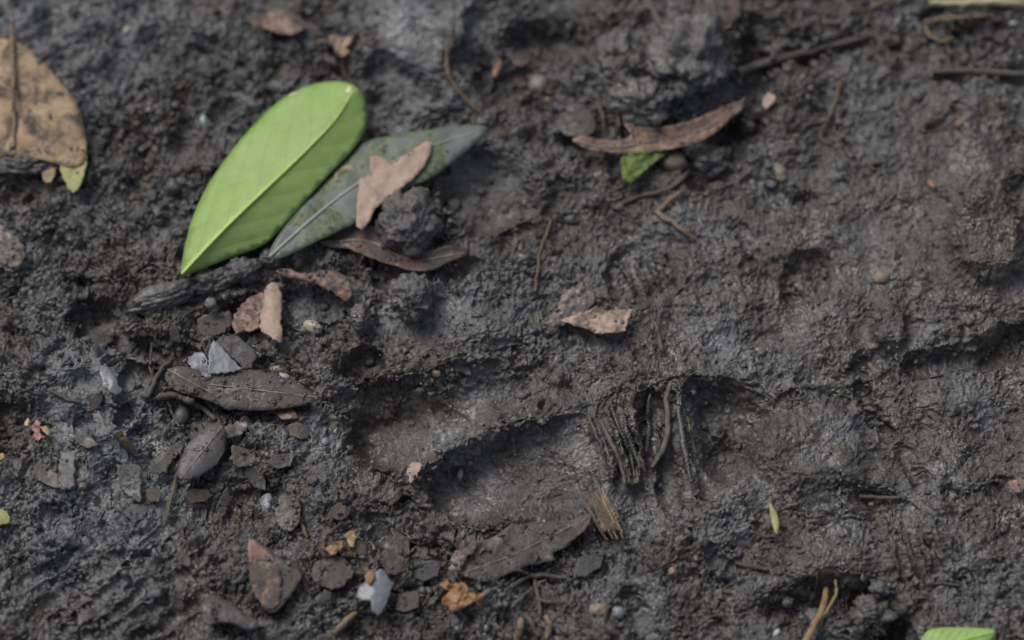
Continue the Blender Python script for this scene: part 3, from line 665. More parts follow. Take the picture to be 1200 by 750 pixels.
leafdef('curled_leaf', [(671,164),(682,160),(700,163),(722,164),(738,160),(734,149),(730,142),(746,147),(768,150),(790,147),(812,140),(834,131),(852,123),(868,118),(874,112),(870,126),(856,139),(842,152),(826,163),(806,170),(776,176),(742,180),(706,178),(684,173)],
        M['russet'], 'long curled russet leaf in the upper middle', ax=[(672,165),(720,172),(775,162),(830,148),(872,114)], lift=3.0, drape=.15, arch=-.6, tv=-2.0, crum=.35, gap=1.6, seed=29, rib='midrib', ribr=(.25,.12), ribmat=M['rib'], mudbits=10)
leafdef('moss_leaf', [(728,184),(740,178),(760,176),(780,177),(777,185),(764,192),(752,204),(740,214),(731,213),(728,200)], M['lime'], 'acid green leaf scrap poking out below the long curled russet leaf', lift=1.6, drape=.4, crum=.5, cs=2, gap=.8, seed=30)
leafdef('leaf_fragment', [(638,380),(648,366),(656,358),(657,346),(668,338),(684,331),(687,340),(697,345),(695,358),(690,366),(676,374),(660,380),(648,384)], M['pink'], 'dusky upper piece of the torn pale leaf in the centre of the picture', 'leaf fragment', lift=2.0, drape=.3, crum=.6, rag=1.5, cs=2, gap=.7, seed=31, sm=1, mudbits=10)
leafdef('leaf_fragment', [(657,374),(672,370),(692,362),(700,358),(712,364),(728,362),(742,362),(737,374),(732,388),(716,391),(698,390),(680,383),(664,379)], M['tan'], 'lower tan piece of the torn leaf in the centre of the picture', 'leaf fragment', lift=2.4, drape=.2, crum=.45, rag=1.5, cs=2, gap=1.0, seed=32, sm=1, tu=.8, mudbits=14)
leafdef('brown_leaf', [(290,629),(302,633),(318,645),(332,656),(352,670),(350,684),(338,700),(324,716),(310,714),(300,700),(293,684),(292,664),(294,646)], M['dusk'], 'broad brown leaf with a russet left side near the bottom left', ax=[(292,630),(312,670),(318,716)], lift=1.9, drape=.4, arch=.7, crum=.3, gap=.7, seed=33, mudbits=20)
leafdef('leaf_fragment', [(291,632),(303,638),(318,652),(328,668),(330,690),(326,708),(314,713),(303,703),(296,690),(292,664)], M['russet'], 'russet layer peeling over the left side of the broad brown leaf', 'leaf fragment', lift=3.1, drape=.3, crum=.3, rag=1.5, sm=2, seed=34, cap=False)
leafdef('muddy_leaf', [(236,714),(240,703),(248,696),(258,701),(272,708),(286,720),(302,726),(318,726),(320,732),(304,735),(288,738),(272,730),(256,730),(240,733)], M['slate'], 'wavy slate leaf near the bottom edge, below the diagonal grooves', lift=2.4, drape=.2, arch=.6, crum=.3, gap=1.2, seed=35, mudbits=10)
leafdef('muddy_leaf', [(322,598),(326,584),(336,576),(346,580),(352,594),(350,612),(340,622),(328,618)], M['dusk'], 'small dark oval leaf right of the bluish pebble', lift=1.4, drape=.5, crum=.2, seed=36, mudbits=8)
leafdef('leaf_fragment', [(366,668),(374,656),(392,652),(408,658),(414,672),(404,684),(388,690),(370,682)], M['dusk'], 'dull brown scrap left of the pale torn leaf', 'leaf fragment', lift=1.0, drape=.8, crum=.3, rag=1.5, seed=37, mudbits=14)
leafdef('torn_leaf', [(416,700),(421,688),(430,680),(438,670),(446,666),(453,669),(455,678),(461,685),(457,698),(449,716),(443,722),(436,716),(434,704),(426,703)], M['blue'], 'pale blue grey torn leaf near the bottom edge', lift=2.2, drape=.2, arch=.7, crum=.14, cs=3, gap=1.3, seed=38, sm=1)
leafdef('leaf_fragment', [(428,680),(432,668),(439,668),(438,677),(433,683)], M['rust'], 'small orange scrap stuck on the torn pale leaf near the bottom', 'leaf fragment', lift=3.3, drape=.1, crum=.1, rag=1.5, sm=2, seed=39, cap=False)
leafdef('rotten_leaf', [(514,686),(522,680),(530,684),(540,682),(549,686),(549,696),(556,694),(570,697),(567,704),(556,705),(548,709),(540,714),(530,718),(526,710),(516,708),(522,700),(526,693)], M['rust'], 'ragged orange rotten leaf at the bottom', lift=2.2, drape=.3, crum=.6, cs=1.6, gap=.8, seed=40, sm=1, rag=1.8)
leafdef('muddy_leaf', [(536,668),(544,650),(556,636),(580,628),(600,614),(638,611),(664,608),(692,602),(691,612),(680,624),(668,638),(648,648),(650,657),(620,662),(596,672),(574,681),(552,678)], M['dusk'], 'long dark brown leaf just below the hoofprint', ax=[(540,672),(600,650),(690,606)], lift=1.3, drape=.85, arch=.2, crum=.35, gap=.3, seed=41, rib='midrib', ribr=(.15,.1), ribmat=M['rib'], mudbits=40)
leafdef('leaf_fragment', [(664,635),(668,622),(680,612),(692,604),(690,614),(680,626),(670,634)], M['brown'], 'reddish tip lying on the right end of the long dark leaf below the hoofprint', 'leaf fragment', lift=2.2, drape=.4, crum=.2, rag=1.5, sm=2, seed=42, cap=False)
leafdef('leaf_fragment', [(526,668),(530,652),(540,640),(546,632),(561,633),(556,646),(546,655),(538,668)], M['pink'], 'pinkish torn scrap at the left end of the long dark leaf', 'leaf fragment', lift=2.2, drape=.4, crum=.6, rag=1.5, cs=2, sm=1, seed=43, mudbits=6)
leafdef('green_leaf', [(1078,762),(1084,742),(1096,736),(1120,735),(1146,736),(1163,737),(1167,742),(1162,750),(1150,762),(1110,775)], M['green'], 'small bright green leaf cut by the bottom edge', ax=[(1082,768),(1120,752),(1165,740)], lift=2.8, drape=.2, roof=.8, crum=.1, rag=.3, gap=1.2, rib='midrib', ribr=(.25,.15), ribmat=M['green_rib'], seed=44)
leafdef('grass_blade', [(901,592),(904,590),(909,598),(913,610),(912,625),(908,624),(904,612)], M['yellow'], 'tiny pale green shoot right of the hoofprint', 'shoot', ax=[(902,591),(909,606),(910,625)], lift=1.6, drape=.2, arch=.4, crum=.02, rag=.1, gap=.5, sm=3, seed=45)
leafdef('leaf_fragment', [(893,118),(900,109),(908,112),(905,122),(897,127)], M['tan'], 'pink tan scrap just right of the curled russet leaf', 'leaf fragment', lift=1.8, drape=.3, crum=.3, rag=1.5, sm=2, seed=46)
leafdef('brown_leaf', [(838,-14),(852,-20),(866,-6),(868,14),(860,26),(848,24),(842,8)], M['brown'], 'dark brown leaf cut by the top edge above the mound', lift=2.4, drape=.3, crum=.3, seed=47)
leafdef('leaf_fragment', [(662,128),(676,120),(692,128),(698,146),(690,158),(668,160),(652,150)], M['dusk'], 'dark muddy leaf piece above the left end of the curled russet leaf', 'leaf fragment', lift=1.8, drape=.4, crum=.3, rag=1.5, seed=48, mudbits=12)
leafdef('bud_scale', [(36,500),(42,492),(48,495),(47,507),(54,512),(46,516),(37,514),(40,507)], M['red'], 'dark red bud scale in the mud at the left edge', 'bud scale', lift=1.4, drape=.4, crum=.3, sm=2, seed=49)
leafdef('bud_scale', [(47,500),(53,499),(58,505),(57,510),(51,506)], M['gold'], 'golden bud scale touching the dark red one on its right', 'bud scale', lift=1.8, drape=.4, crum=.2, sm=2, seed=50)
leafdef('bud_scale', [(27,496),(31,490),(35,492),(33,498),(29,499)], M['gold'], 'golden bud scale left of the dark red one', 'bud scale', lift=1.2, drape=.4, crum=.1, sm=2, seed=51)
leafdef('bud_scale', [(-2,533),(3,531),(6,536),(2,539),(-2,538)], M['gold'], 'golden speck at the left edge below the red bud scale', 'bud scale', lift=1.2, drape=.4, crum=.1, sm=2, seed=52)
leafdef('yellow_leaf', [(-10,600),(2,597),(10,602),(11,611),(2,615),(-10,614)], M['yellow'], 'yellow green scrap cut by the left edge, lower down', lift=1.6, drape=.4, crum=.3, sm=2, seed=53)
leafdef('leaf_fragment', [(374,634),(378,622),(386,617),(392,622),(390,634),(400,636),(402,644),(388,650),(376,652)], M['brown'], 'curled dark brown scrap above the pale torn leaf', 'leaf fragment', lift=2.2, drape=.3, crum=.7, rag=1.5, cs=1.8, gap=.9, sm=2, seed=54)
leafdef('leaf_fragment', [(380,642),(390,638),(402,634),(400,644),(388,650)], M['rust'], 'orange brown lining inside the curled dark brown scrap', 'leaf fragment', lift=2.6, drape=.3, crum=.3, rag=1.5, sm=2, seed=55, cap=False)
leafdef('leaf_fragment', [(406,626),(411,622),(416,627),(414,640),(408,638)], M['gold'], 'small golden scrap right of the curled dark brown scrap', 'leaf fragment', lift=1.8, drape=.3, crum=.3, rag=1.5, sm=2, seed=56)
leafdef('leaf_fragment', [(446,648),(458,642),(470,650),(474,664),(462,674),(450,666)], M['brown'], 'plum brown flake above the pale torn leaf, to its right', 'leaf fragment', lift=1.2, drape=.6, crum=.4, rag=1.5, sm=2, seed=57, mudbits=8)
leafdef('leaf_fragment', [(576,88),(580,76),(588,68),(588,76),(581,88)], M['rust'], 'thin orange sliver in the dark hollow at the top centre', 'leaf fragment', lift=1.8, drape=.3, crum=.1, rag=1.5, sm=2, seed=58)
leafdef('leaf_fragment', [(478,546),(486,541),(494,545),(490,556),(482,566),(478,558)], M['tan'], 'little tan scrap on the rim between the two toes of the hoofprint', 'leaf fragment', lift=1.0, drape=.8, crum=.4, rag=1.5, sm=2, seed=59, mudbits=4)
leafdef('leaf_fragment', [(1180,566),(1192,560),(1204,563),(1202,574),(1190,577)], M['russet'], 'reddish scrap cut by the right edge', 'leaf fragment', lift=1.2, drape=.6, crum=.4, rag=1.5, sm=2, seed=60, mudbits=4)
leafdef('leaf_fragment', [(600,66),(612,60),(622,66),(618,76),(604,78)], M['brown'], 'dark brown scrap in the hollow left of the top mound', 'leaf fragment', lift=1.5, drape=.5, crum=.3, rag=1.5, sm=2, seed=61)
leafdef('leaf_fragment', [(1135,-8),(1160,-4),(1204,0),(1204,-10)], M['yellow'], 'cream strip of leaf at the top right corner', 'leaf fragment', lift=2.0, drape=.3, crum=.1, rag=1.5, sm=1, seed=62)
rs_ = random.Random(7)
SC = [(112,470),(132,484),(100,518),(178,500),(232,580),(262,590),(225,640),(300,560),(345,640),(330,540),(398,600),(300,600),(470,640),(500,668),(355,720),(380,700),(478,705),(590,700),(215,655),(160,600),
      (118,395),(205,392),(330,480),(352,505),(60,560),(255,680),(420,640),(690,660),(668,700),(180,580)]
for i, (cx_, cy_) in enumerate(SC):
    if i in (1, 3, 6, 8, 11, 14, 17, 25, 28): continue
    w_, h_, a_ = rs_.uniform(10, 24), rs_.uniform(6, 13), rs_.uniform(0, 3.14)
    P_ = [(cx_+math.cos(a_)*x_*w_-math.sin(a_)*y_*h_, cy_+math.sin(a_)*x_*w_+math.cos(a_)*y_*h_) for x_, y_ in
          [(-1, rs_.uniform(-.3, .3)), (-.4, -1), (.5, -rs_.uniform(.6, 1)), (1, rs_.uniform(-.4, .6)), (.3, 1), (-.6, rs_.uniform(.5, 1))]]
    leafdef('leaf_scrap', P_, M[['dusk', 'slate', 'dusk', 'slate', 'brown', 'dusk'][i % 6]], ['dull grey brown','slate grey','dull grey brown','slate grey','dark brown','dull grey brown'][i % 6]+' wet scrap of leaf half sunk in the mud of the lower left', 'leaf scrap', lift=.5, drape=.85, tu=rs_.uniform(-4, 4), tv=rs_.uniform(-4, 2),
            crum=.10, rag=.5, sm=1, gap=.3, seed=100+i, group='dark leaf scraps half sunk in the mud')
#@END
# ------------------------------------------------------------------ fine mud relief
NXc = X+.25*MACRO; NYc = Y+.95*MACRO                       # relief coordinates run down the walls of the pits
def warp(c, sd):
    return NXc+.34*c*fbm(NXc, NYc, c*.8, 3, sd, .6), NYc+.34*c*fbm(NXc, NYc, c*.8, 3, sd+4, .6)
big = clods(*warp(6.5, 201), 6.5, 301, .5); mid = clods(*warp(3.0, 203), 3.0, 303, .62); sml = clods(*warp(1.4, 205), 1.4, 305, .65); tiny = clods(*warp(.7, 207), .7, 307, .6)
crumbx, crumby = warp(9, 209)
patch = sst(-.15, .35, fbm(X, Y, 9, 3, 220)); patch2 = sst(-.25, .3, fbm(X, Y, 5, 3, 225))
DET = R*(1.7*big+patch*1.6*mid+(.15+.85*patch2)*.85*sml)+(.22+.78*R)*.42*tiny*(.35+patch)
DET += (.13+.97*R)*(2.3*fbm(NXc, NYc, 7.5, 6, 230, .60)+.75*fbm(NXc, NYc, 1.5, 4, 240, .65))
turb = np.abs(fbm(NXc, NYc, 3.2, 5, 243, .6)); DET -= (.1+.9*R)*1.1*sst(.10, .0, turb)*patch2
gash = ridged(crumbx, crumby, 11, 3, 250); DET -= (.12+.88*R)*1.1*sst(.72, .97, gash)
gash2 = ridged(crumbx+31, crumby-17, 5.2, 2, 255); DET -= np.clip(R-.3, 0, 1)*1.0*sst(.80, .98, gash2)
holes = clods(X, Y, 2.3, 311, .16, .12, .34); DET -= .9*holes*np.clip(R*1.4+.2, 0, 1)
DET += .16*fbm(X, Y, .6, 2, 260)*(.45+R)
DET *= (1-_far)
DET -= 1.0
TOP = MACRO+DET
CAPS = np.minimum(CAP, 1e3)
over = TOP > CAPS
TOP = np.where(over, CAPS-.04, TOP); over |= BUR > TOP; TOP = np.maximum(TOP, BUR); DET = np.where(over, 0, DET); base = np.where(over, TOP, MACRO)
gyv, gxv = np.gradient(blur(base, 2), gy_.astype(np.float32), gx_.astype(np.float32))
nl = np.sqrt(gxv**2+gyv**2+1); nx, ny, nz = -gxv/nl, -gyv/nl, 1/nl
PX = X+nx*DET; PY = Y+ny*DET; PZ = base+nz*DET
TOP = PZ
vv = np.stack([PX, PY, PZ], -1).reshape(-1, 3).astype(np.float32)*.001
nj, ni = X.shape
me = bpy.data.meshes.new('ground')
idx = np.arange(nj*ni, dtype=np.int32).reshape(nj, ni)
q = np.stack([idx[:-1, :-1], idx[:-1, 1:], idx[1:, 1:], idx[1:, :-1]], -1).reshape(-1, 4)
me.vertices.add(len(vv)); me.vertices.foreach_set('co', vv.ravel())
me.loops.add(q.size); me.loops.foreach_set('vertex_index', q.ravel())
me.polygons.add(len(q)); me.polygons.foreach_set('loop_start', np.arange(0, q.size, 4, dtype=np.int32))
me.polygons.foreach_set('use_smooth', np.ones(len(q), bool))
me.update(calc_edges=True)
for nm, A in (('clay', CL), ('brown', BR)):
    at = me.attributes.new(nm, 'FLOAT', 'POINT'); at.data.foreach_set('value', np.clip(A, 0, 1.2).astype(np.float32).ravel())
me.materials.append(MUD)
ground = bpy.data.objects.new('ground', me); COL.objects.link(ground); ground['kind'] = 'structure'

# ------------------------------------------------------------------ lumps
def _ico(sub):
    bm_ = __import__('bmesh').new(); __import__('bmesh').ops.create_icosphere(bm_, subdivisions=sub, radius=1)
    v = np.array([p.co[:] for p in bm_.verts]); f = [tuple(q.index for q in p.verts) for p in bm_.faces]; bm_.free(); return v, f
ICO = {k: _ico(k) for k in (1, 2, 3, 5)}
def lumpy(v, seed, amp=.25, fr=1.6, oc=4):
    n = 0; a = 1.0
    for i in range(oc):
        s = seed*7.7+i*3; n = n+a*(gn(v[:, 0]*fr+s, v[:, 1]*fr-s+v[:, 2]*fr*.7, 81+i)+gn(v[:, 1]*fr+s, v[:, 2]*fr+s, 85+i)+gn(v[:, 2]*fr-s, v[:, 0]*fr, 89+i))/1.7
        fr *= 2.1; a *= .62
    return v*(1+amp*n)[:, None]
def lump(name, u, v, ru, rv, rz, mat, label, cat, ang=0, sink=.4, sub=3, amp=.2, fr=1.6, seed=0, z=None, group=None, oc=4):
    z0 = float(ground_at(u, v, TOP)) if z is None else z
    zc = z0+rz*(1-2*sink)-(.25*rz if z is None and name != 'mud_clod' else 0)
    x, y = pix2w(u, v, zc); s = D/FP
    vs, f = ICO[sub]; p = lumpy(vs, seed, amp*1.12, fr, oc); a = math.radians(-ang)
    px, py, pz = p[:, 0]*ru*s, p[:, 1]*rv*s*1.08, p[:, 2]*rz
    P = np.stack([float(x)+px*math.cos(a)-py*math.sin(a), float(y)+px*math.sin(a)+py*math.cos(a), zc+pz], 1)
    o = mesh_obj(name, P, f, mat, s=vs[:, 0], t=vs[:, 1]); return tagit(o, label, cat, group)

# ------------------------------------------------------------------ put the leaves down
def crumbs_mesh(pts, r0, r1, seed, sub=1, flat=.7, amp=.35):
    """many lumps in one mesh: pts (n,3) mm"""
    r = np.random.default_rng(seed); vs, f = ICO[sub]; F0 = np.array(f); n = len(pts); var = [lumpy(vs, seed+k*1.3, amp, 1.9, 3) for k in range(9)]
    V_ = np.empty((n, len(vs), 3)); R_ = r0+(r1-r0)*r.random(n)**3.0
    for i in range(n):
        p = var[i % 9]; a, b = r.random(2)*6.28; c, s_ = math.cos(a), math.sin(a)
        q = np.stack([p[:, 0]*c-p[:, 1]*s_, p[:, 0]*s_+p[:, 1]*c, p[:, 2]*(flat+(1-flat)*r.random())], 1)*R_[i]*[.8+.5*r.random(), .8+.4*r.random(), 1]
        V_[i] = q+pts[i]-[0, 0, R_[i]*.10]
    F_ = (F0[None]+(np.arange(n)*len(vs))[:, None, None]).reshape(-1, 3)
    return V_.reshape(-1, 3), F_
def fast_mesh(name, V_, F_, mat, parent=None, origin=(0, 0, 0)):
    V_ = (np.asarray(V_)*.001-np.asarray(origin)).astype(np.float32); F_ = F_.astype(np.int32); k = F_.shape[1]
    me = bpy.data.meshes.new(name); me.vertices.add(len(V_)); me.vertices.foreach_set('co', V_.ravel())
    me.loops.add(F_.size); me.loops.foreach_set('vertex_index', F_.ravel()); me.polygons.add(len(F_)); me.polygons.foreach_set('loop_start', np.arange(0, F_.size, k, dtype=np.int32))
    me.polygons.foreach_set('use_smooth', np.ones(len(F_), bool)); me.update(calc_edges=True); me.materials.append(mat)
    o = bpy.data.objects.new(name, me); COL.objects.link(o)
    if parent: o.parent = parent
    return o
BUILT = []
for li, L in enumerate(LEAVES):
    multi = L['rib'] or L['mudbits'] or L['scars']
    if not multi:
        o = mesh_obj(L['name'], L['v'], L['f'], L['mat'], s=L['s'], t=L['t']); tagit(o, L['label'], L['cat'], L['group']); continue
    a0 = L['AX'][0]; zz = float(zat(L, a0[0], a0[1])[0]); bx, by = pix2w(a0[0], a0[1], zz)
    root = empty(L['name'], (float(bx), float(by), zz)); tagit(root, L['label'], L['cat'], L['group'])
    mesh_obj('blade', L['v'], L['f'], L['mat'], root, s=L['s'], t=L['t'])
    if L['rib']:
        A = smoothpoly(L['AX'], 3, False); A = A[::max(1, len(A)//14)]
        z = zat(L, A[:, 0], A[:, 1])+.75*L['ribr'][0]*np.linspace(1, .5, len(A))+.05; x, y = pix2w(A[:, 0], A[:, 1], z)
        v_, f_, s_, t_ = tube(np.stack([x, y, z], 1), list(L['ribr']), 10, li, .02)
        c_ = smoothpoly(np.stack([x, y, z], 1), 5, False); k_ = ((v_[:, None]-c_[None])**2).sum(2).argmin(1); v_[:, 2] = c_[k_, 2]+(v_[:, 2]-c_[k_, 2])*.45-.35*L['ribr'][0]; mesh_obj('midrib', v_, f_, L['ribmat'], root, s=s_, t=t_)
    for (su, sv, ra, rb, an) in L['scars']:
        zc = float(zat(L, su, sv)[0])+.05; x, y = pix2w(su, sv, zc); vs, f = ICO[2]; p = lumpy(vs, su, .15, 1.5, 3); a = math.radians(-an); k = D/FP
        px, py = p[:, 0]*ra*k, p[:, 1]*rb*k
        P = np.stack([float(x)+px*math.cos(a)-py*math.sin(a), float(y)+px*math.sin(a)+py*math.cos(a), zc+p[:, 2]*.22], 1)
        mesh_obj('torn_edge', P, f, M['scar'], root, s=vs[:, 0], t=vs[:, 1])
    if L['mudbits']:
        r = np.random.default_rng(900+li); n = L['mudbits']; fi = r.integers(0, len(L['F']), n*3); pts = []
        for k in fi:
            tri = L['v'][list(L['F'][k])]; w = r.dirichlet([1, 1, 1]); pts.append((tri*w[:, None]).sum(0))
        pts = np.array(pts); key = gn(pts[:, 0]/3+li, pts[:, 1]/3, 95); pts = pts[np.argsort(-key)][:n]
        V_, F_ = crumbs_mesh(pts, .10, .55, 700+li, 2, .55)
        c = fast_mesh('mud_crumbs', V_, F_, MUD2, root, np.array(root.location)); c['kind'] = 'stuff'

#@DETAILS
# ------------------------------------------------------------------ clods and stones
lump('mud_clod', 478, 262, 35, 36, 5.6, MUD2, 'round crumbly mud clod sitting on the dark reddish brown leaf', 'mud clod', sink=.22, sub=5, amp=.22, fr=1.5, seed=1, oc=6)
lump('mud_clod', 483, 346, 24, 27, 3.6, MUD2, 'squarish mud clod below the round one', 'mud clod', sink=.4, sub=5, amp=.26, fr=1.6, seed=2, oc=6)
lump('mud_clod', 422, 372, 12, 15, 2.2, MUD2, 'small smooth mud clod right of the cream stone', 'mud clod', sink=.4, sub=5, amp=.18, seed=3, oc=6)
lump('mud_clod', 826, 190, 26, 20, 3.4, MUD2, 'dark mud clod below the right end of the curled russet leaf', 'mud clod', sink=.45, sub=5, amp=.28, seed=4, oc=6)
lump('mud_clod', 770, 140, 7, 7, 1.2, MUD2, 'tiny round mud ball perched on the curled russet leaf', 'mud clod', sink=.1, sub=3, amp=.15, seed=5, z=float(ground_at(770,148,SOFT))+3.0)
lump('mud_clod', 842, 508, 7, 12, 1.7, MUD2, 'small pointed clod in the dark hollow right of the hoofprint', 'mud clod', sink=.3, sub=5, amp=.25, seed=6, ang=20, oc=6)
lump('mud_clod', 540, 555, 5, 9, 1.1, MUD2, 'little clod on the dark wall inside the lower toe of the hoofprint', 'mud clod', sink=.3, sub=3, amp=.25, seed=7)
lump('mud_clod', 1020, 722, 26, 20, 3.6, MUD2, 'crumbly clod at the mouth of the dark cavity, bottom right', 'mud clod', sink=.5, sub=5, amp=.3, seed=8, oc=6)
lump('pebble', 366, 383, 12, 7, 1.2, M['white'], 'oblong cream stone right of the tan leaf strips', 'stone', ang=28, sink=.3, seed=9, amp=.14)
lump('pebble', 324, 434, 8, 5, .9, M['white'], 'cream chip above the long muddy leaf, beside the blue one', 'stone', ang=5, sink=.3, seed=10, amp=.22)
lump('shell_chip', 333, 441, 7, 4, .7, M['bluew'], 'pale blue chip above the long muddy leaf', 'shell chip', ang=25, sink=.3, seed=11, amp=.2)
lump('pebble', 247, 356, 7, 7, 1.1, M['greyst'], 'small grey green pebble resting against the buried root', 'stone', sink=.3, seed=12, amp=.12, z=float(ground_at(247,352,MACRO))+1.5)
lump('pebble', 790, 190, 15, 13, 2.2, M['beige'], 'rounded beige grey pebble right of the acid green scrap', 'stone', sink=.35, seed=13, amp=.12)
lump('pebble', 313, 591, 8, 12, 1.3, M['blust'], 'bluish white pebble left of the small dark oval leaf', 'stone', sink=.35, seed=14, amp=.16)
lump('pebble', 381, 518, 4.5, 5, .7, M['blust'], 'tiny bluish pebble left of the hoofprint', 'stone', sink=.3, seed=15, amp=.12)
lump('pebble', 702, 715, 11, 8, 1.3, M['beige'], 'brown pebble near the bottom, right of the twig tangle', 'stone', sink=.35, seed=16, amp=.15)
lump('pebble', 724, 718, 7, 7, 1.0, M['blust'], 'small bluish grey pebble right of the brown pebble at the bottom', 'stone', sink=.35, seed=17, amp=.18)
lump('pebble', 1033, 326, 11, 8, 1.3, M['beige'], 'beige pebble alone on the smooth mud at the right', 'stone', sink=.4, seed=18, amp=.14)
lump('pebble', 1092, 218, 5, 8, 1.0, M['orangest'], 'orange oblong pebble above left of the brown mound', 'stone', ang=-30, sink=.35, seed=19, amp=.12)
lump('pebble', 1124, 146, 6, 5, .9, M['orangest'], 'orange round grit grain below the straight twig at the upper right', 'stone', sink=.35, seed=20, amp=.15)
lump('pebble', 914, 202, 8, 13, 1.2, M['beige'], 'tall cream brown stone at the right of the upper middle', 'stone', ang=-15, sink=.45, seed=21, amp=.2)
lump('pebble', 904, 216, 7, 5, .7, M['greyst'], 'pale flat stone below left of the cream brown stone', 'stone', sink=.4, seed=22, amp=.2)
lump('pebble', 149, 36, 5, 5, .9, M['white'], 'cream stone near the top left', 'stone', sink=.3, seed=23, amp=.25)
lump('pebble', 612, 464, 6, 5, .8, M['greyst'], 'pale grey pebble at the right end of the upper toe print', 'stone', sink=.35, seed=24, amp=.2)
lump('pebble', 512, 438, 5, 4, .7, M['orangest'], 'rust coloured grain on the upper rim of the hoofprint', 'stone', sink=.35, seed=25, amp=.2)
lump('pebble', 482, 496, 5, 3.5, .5, M['orangest'], 'rust coloured grain on the floor of the upper toe print', 'stone', sink=.5, seed=26, amp=.2)
lump('pebble', 788, 670, 5, 5, .7, M['orangest'], 'orange grain on the mud right of the wood chip', 'stone', sink=.4, seed=27, amp=.2)
lump('pebble', 910, 742, 4, 5, .7, M['bluew'], 'tiny white chip at the bottom, left of the tan stem', 'stone', ang=20, sink=.3, seed=28, amp=.3)
lump('seed_case', 741, 55, 4, 9, .8, M['blust'], 'bright bluish seed case on the torn mud left of the top mound', 'seed case', ang=-22, sink=.25, seed=29, amp=.12)
lump('pebble', 632, 100, 12, 13, 1.8, M['greyst'], 'round muddy pebble in the hollow left of the top mound', 'stone', sink=.4, seed=30, amp=.12)
lump('pebble', 213, 487, 9, 13, 1.4, M['slate'], 'plum grey seed below the twig at the left', 'seed', ang=10, sink=.35, seed=31, amp=.08)
lump('pebble', 1188, 28, 6, 3, .6, M['bluew'], 'white speck near the top right corner', 'stone', sink=.3, seed=32, amp=.2)
lump('pebble', 868, 33, 4, 4, .7, M['orangest'], 'orange grain on the right edge of the top mound', 'stone', sink=.3, seed=33, amp=.2)
lump('pebble', 642, 118, 5, 4, .7, M['beige'], 'small beige grain below the round muddy pebble', 'stone', sink=.3, seed=34, amp=.2)
lump('pebble', 238, 140, 4, 8, .7, M['bluew'], 'pale bluish chip left of the green leaf near its upper edge', 'stone', sink=.35, seed=35, amp=.25)

lump('mud_clod', 812, 62, 46, 52, 5.0, MUD2, 'largest torn mud mass at the top, right of the centre', 'mud clod', ang=15, sink=.5, sub=5, amp=.30, fr=1.8, seed=60, oc=7, z=float(ground_at(812, 70, SOFT))+.5)
lump('mud_clod', 752, 118, 36, 26, 3.2, MUD2, 'lumpy mud mass directly above the middle of the curled russet leaf', 'mud clod', sink=.5, sub=5, amp=.32, fr=1.9, seed=61, oc=7)
lump('mud_clod', 722, 62, 24, 30, 2.8, MUD2, 'torn mud lump left of the largest mud mass at the top', 'mud clod', sink=.5, sub=5, amp=.32, fr=1.9, seed=62, oc=7)
rl = random.Random(3); proto = {}
for i in range(70):
    cu, cv, su, sv = [(120, 290, 90, 60), (170, 150, 100, 90), (640, 90, 110, 70), (430, 400, 60, 50), (600, 200, 90, 60), (1080, 430, 90, 60), (900, 640, 160, 60), (330, 560, 110, 80), (960, 130, 160, 80), (1000, 710, 90, 30)][i % 10]
    u_, v_ = cu+rl.uniform(-su, su), cv+rl.uniform(-sv, sv); x_, y_ = pix2w(u_, v_, float(ground_at(u_, v_, SOFT)))
    if float(samp(CAP, x_, y_)) < 500: continue
    q_ = rl.uniform(4, 12)*rl.uniform(.6, 1); lump('loose_clod', u_, v_, q_, q_*rl.uniform(.6, 1), q_*.135, MUD2, 'small crumbly clod sitting loose in the rough mud', 'mud clod', ang=rl.uniform(0, 180), sink=.45, sub=3, amp=.3, fr=1.8, seed=200+i, group='small loose clods of mud', oc=5)
lump('mud_clod', 26, 194, 34, 11, 1.9, MUD2, 'long clod of mud covering the lower edge of the ochre leaf', 'mud clod', sink=.2, sub=5, amp=.35, fr=2, seed=50, oc=6)
lump('mud_clod', 66, 198, 14, 8, 1.5, MUD2, 'small clod of mud between the ochre leaf and its yellow green tip', 'mud clod', sink=.2, sub=5, amp=.35, fr=2, seed=51, oc=6)
# ------------------------------------------------------------------ twigs, stems and roots
def twigpath(P, lift, follow=True):
    P = np.asarray(P, float); Q = smoothpoly(P[:, :2], 4, False)
    g = ground_at(Q[:, 0], Q[:, 1], TOP)
    k = np.array([1, 2, 3, 2, 1.])/9
    gs = np.convolve(np.pad(g, 2, mode='edge'), k, 'valid') if follow else np.linspace(g[0], g[-1], len(g))
    lf = np.interp(np.linspace(0, 1, len(Q)), np.linspace(0, 1, len(np.atleast_1d(lift))), np.atleast_1d(lift))
    z = np.maximum(gs, g-.3)+lf; e1 = np.sin(np.linspace(0, math.pi, len(Q)))*1.6
    x, y = pix2w(Q[:, 0]+e1*gn(Q[:, 0]/7, Q[:, 1]/7, 65), Q[:, 1]+e1*gn(Q[:, 0]/7+9, Q[:, 1]/7, 66), z); return np.stack([x, y, z], 1)
def twig(name, P, rad, mat, label, cat='twig', lift=.25, seed=0, follow=True, branches=(), group=None, seg=8, wob=.2):
    v_, f_, s_, t_ = tube(twigpath(P, lift, follow), rad, seg, seed, wob)
    if not branches:
        return tagit(mesh_obj(name, v_, f_, mat, s=s_, t=t_), label, cat, group)
    root = empty(name, v_[0]); tagit(root, label, cat, group)
    mesh_obj('stem', v_, f_, mat, root, s=s_, t=t_)
    for i, (bp, br) in enumerate(branches):
        v_, f_, s_, t_ = tube(twigpath(bp, lift, follow), br, 7, seed+i, .1); mesh_obj('side_shoot', v_, f_, mat, root, s=s_, t=t_)
    return root
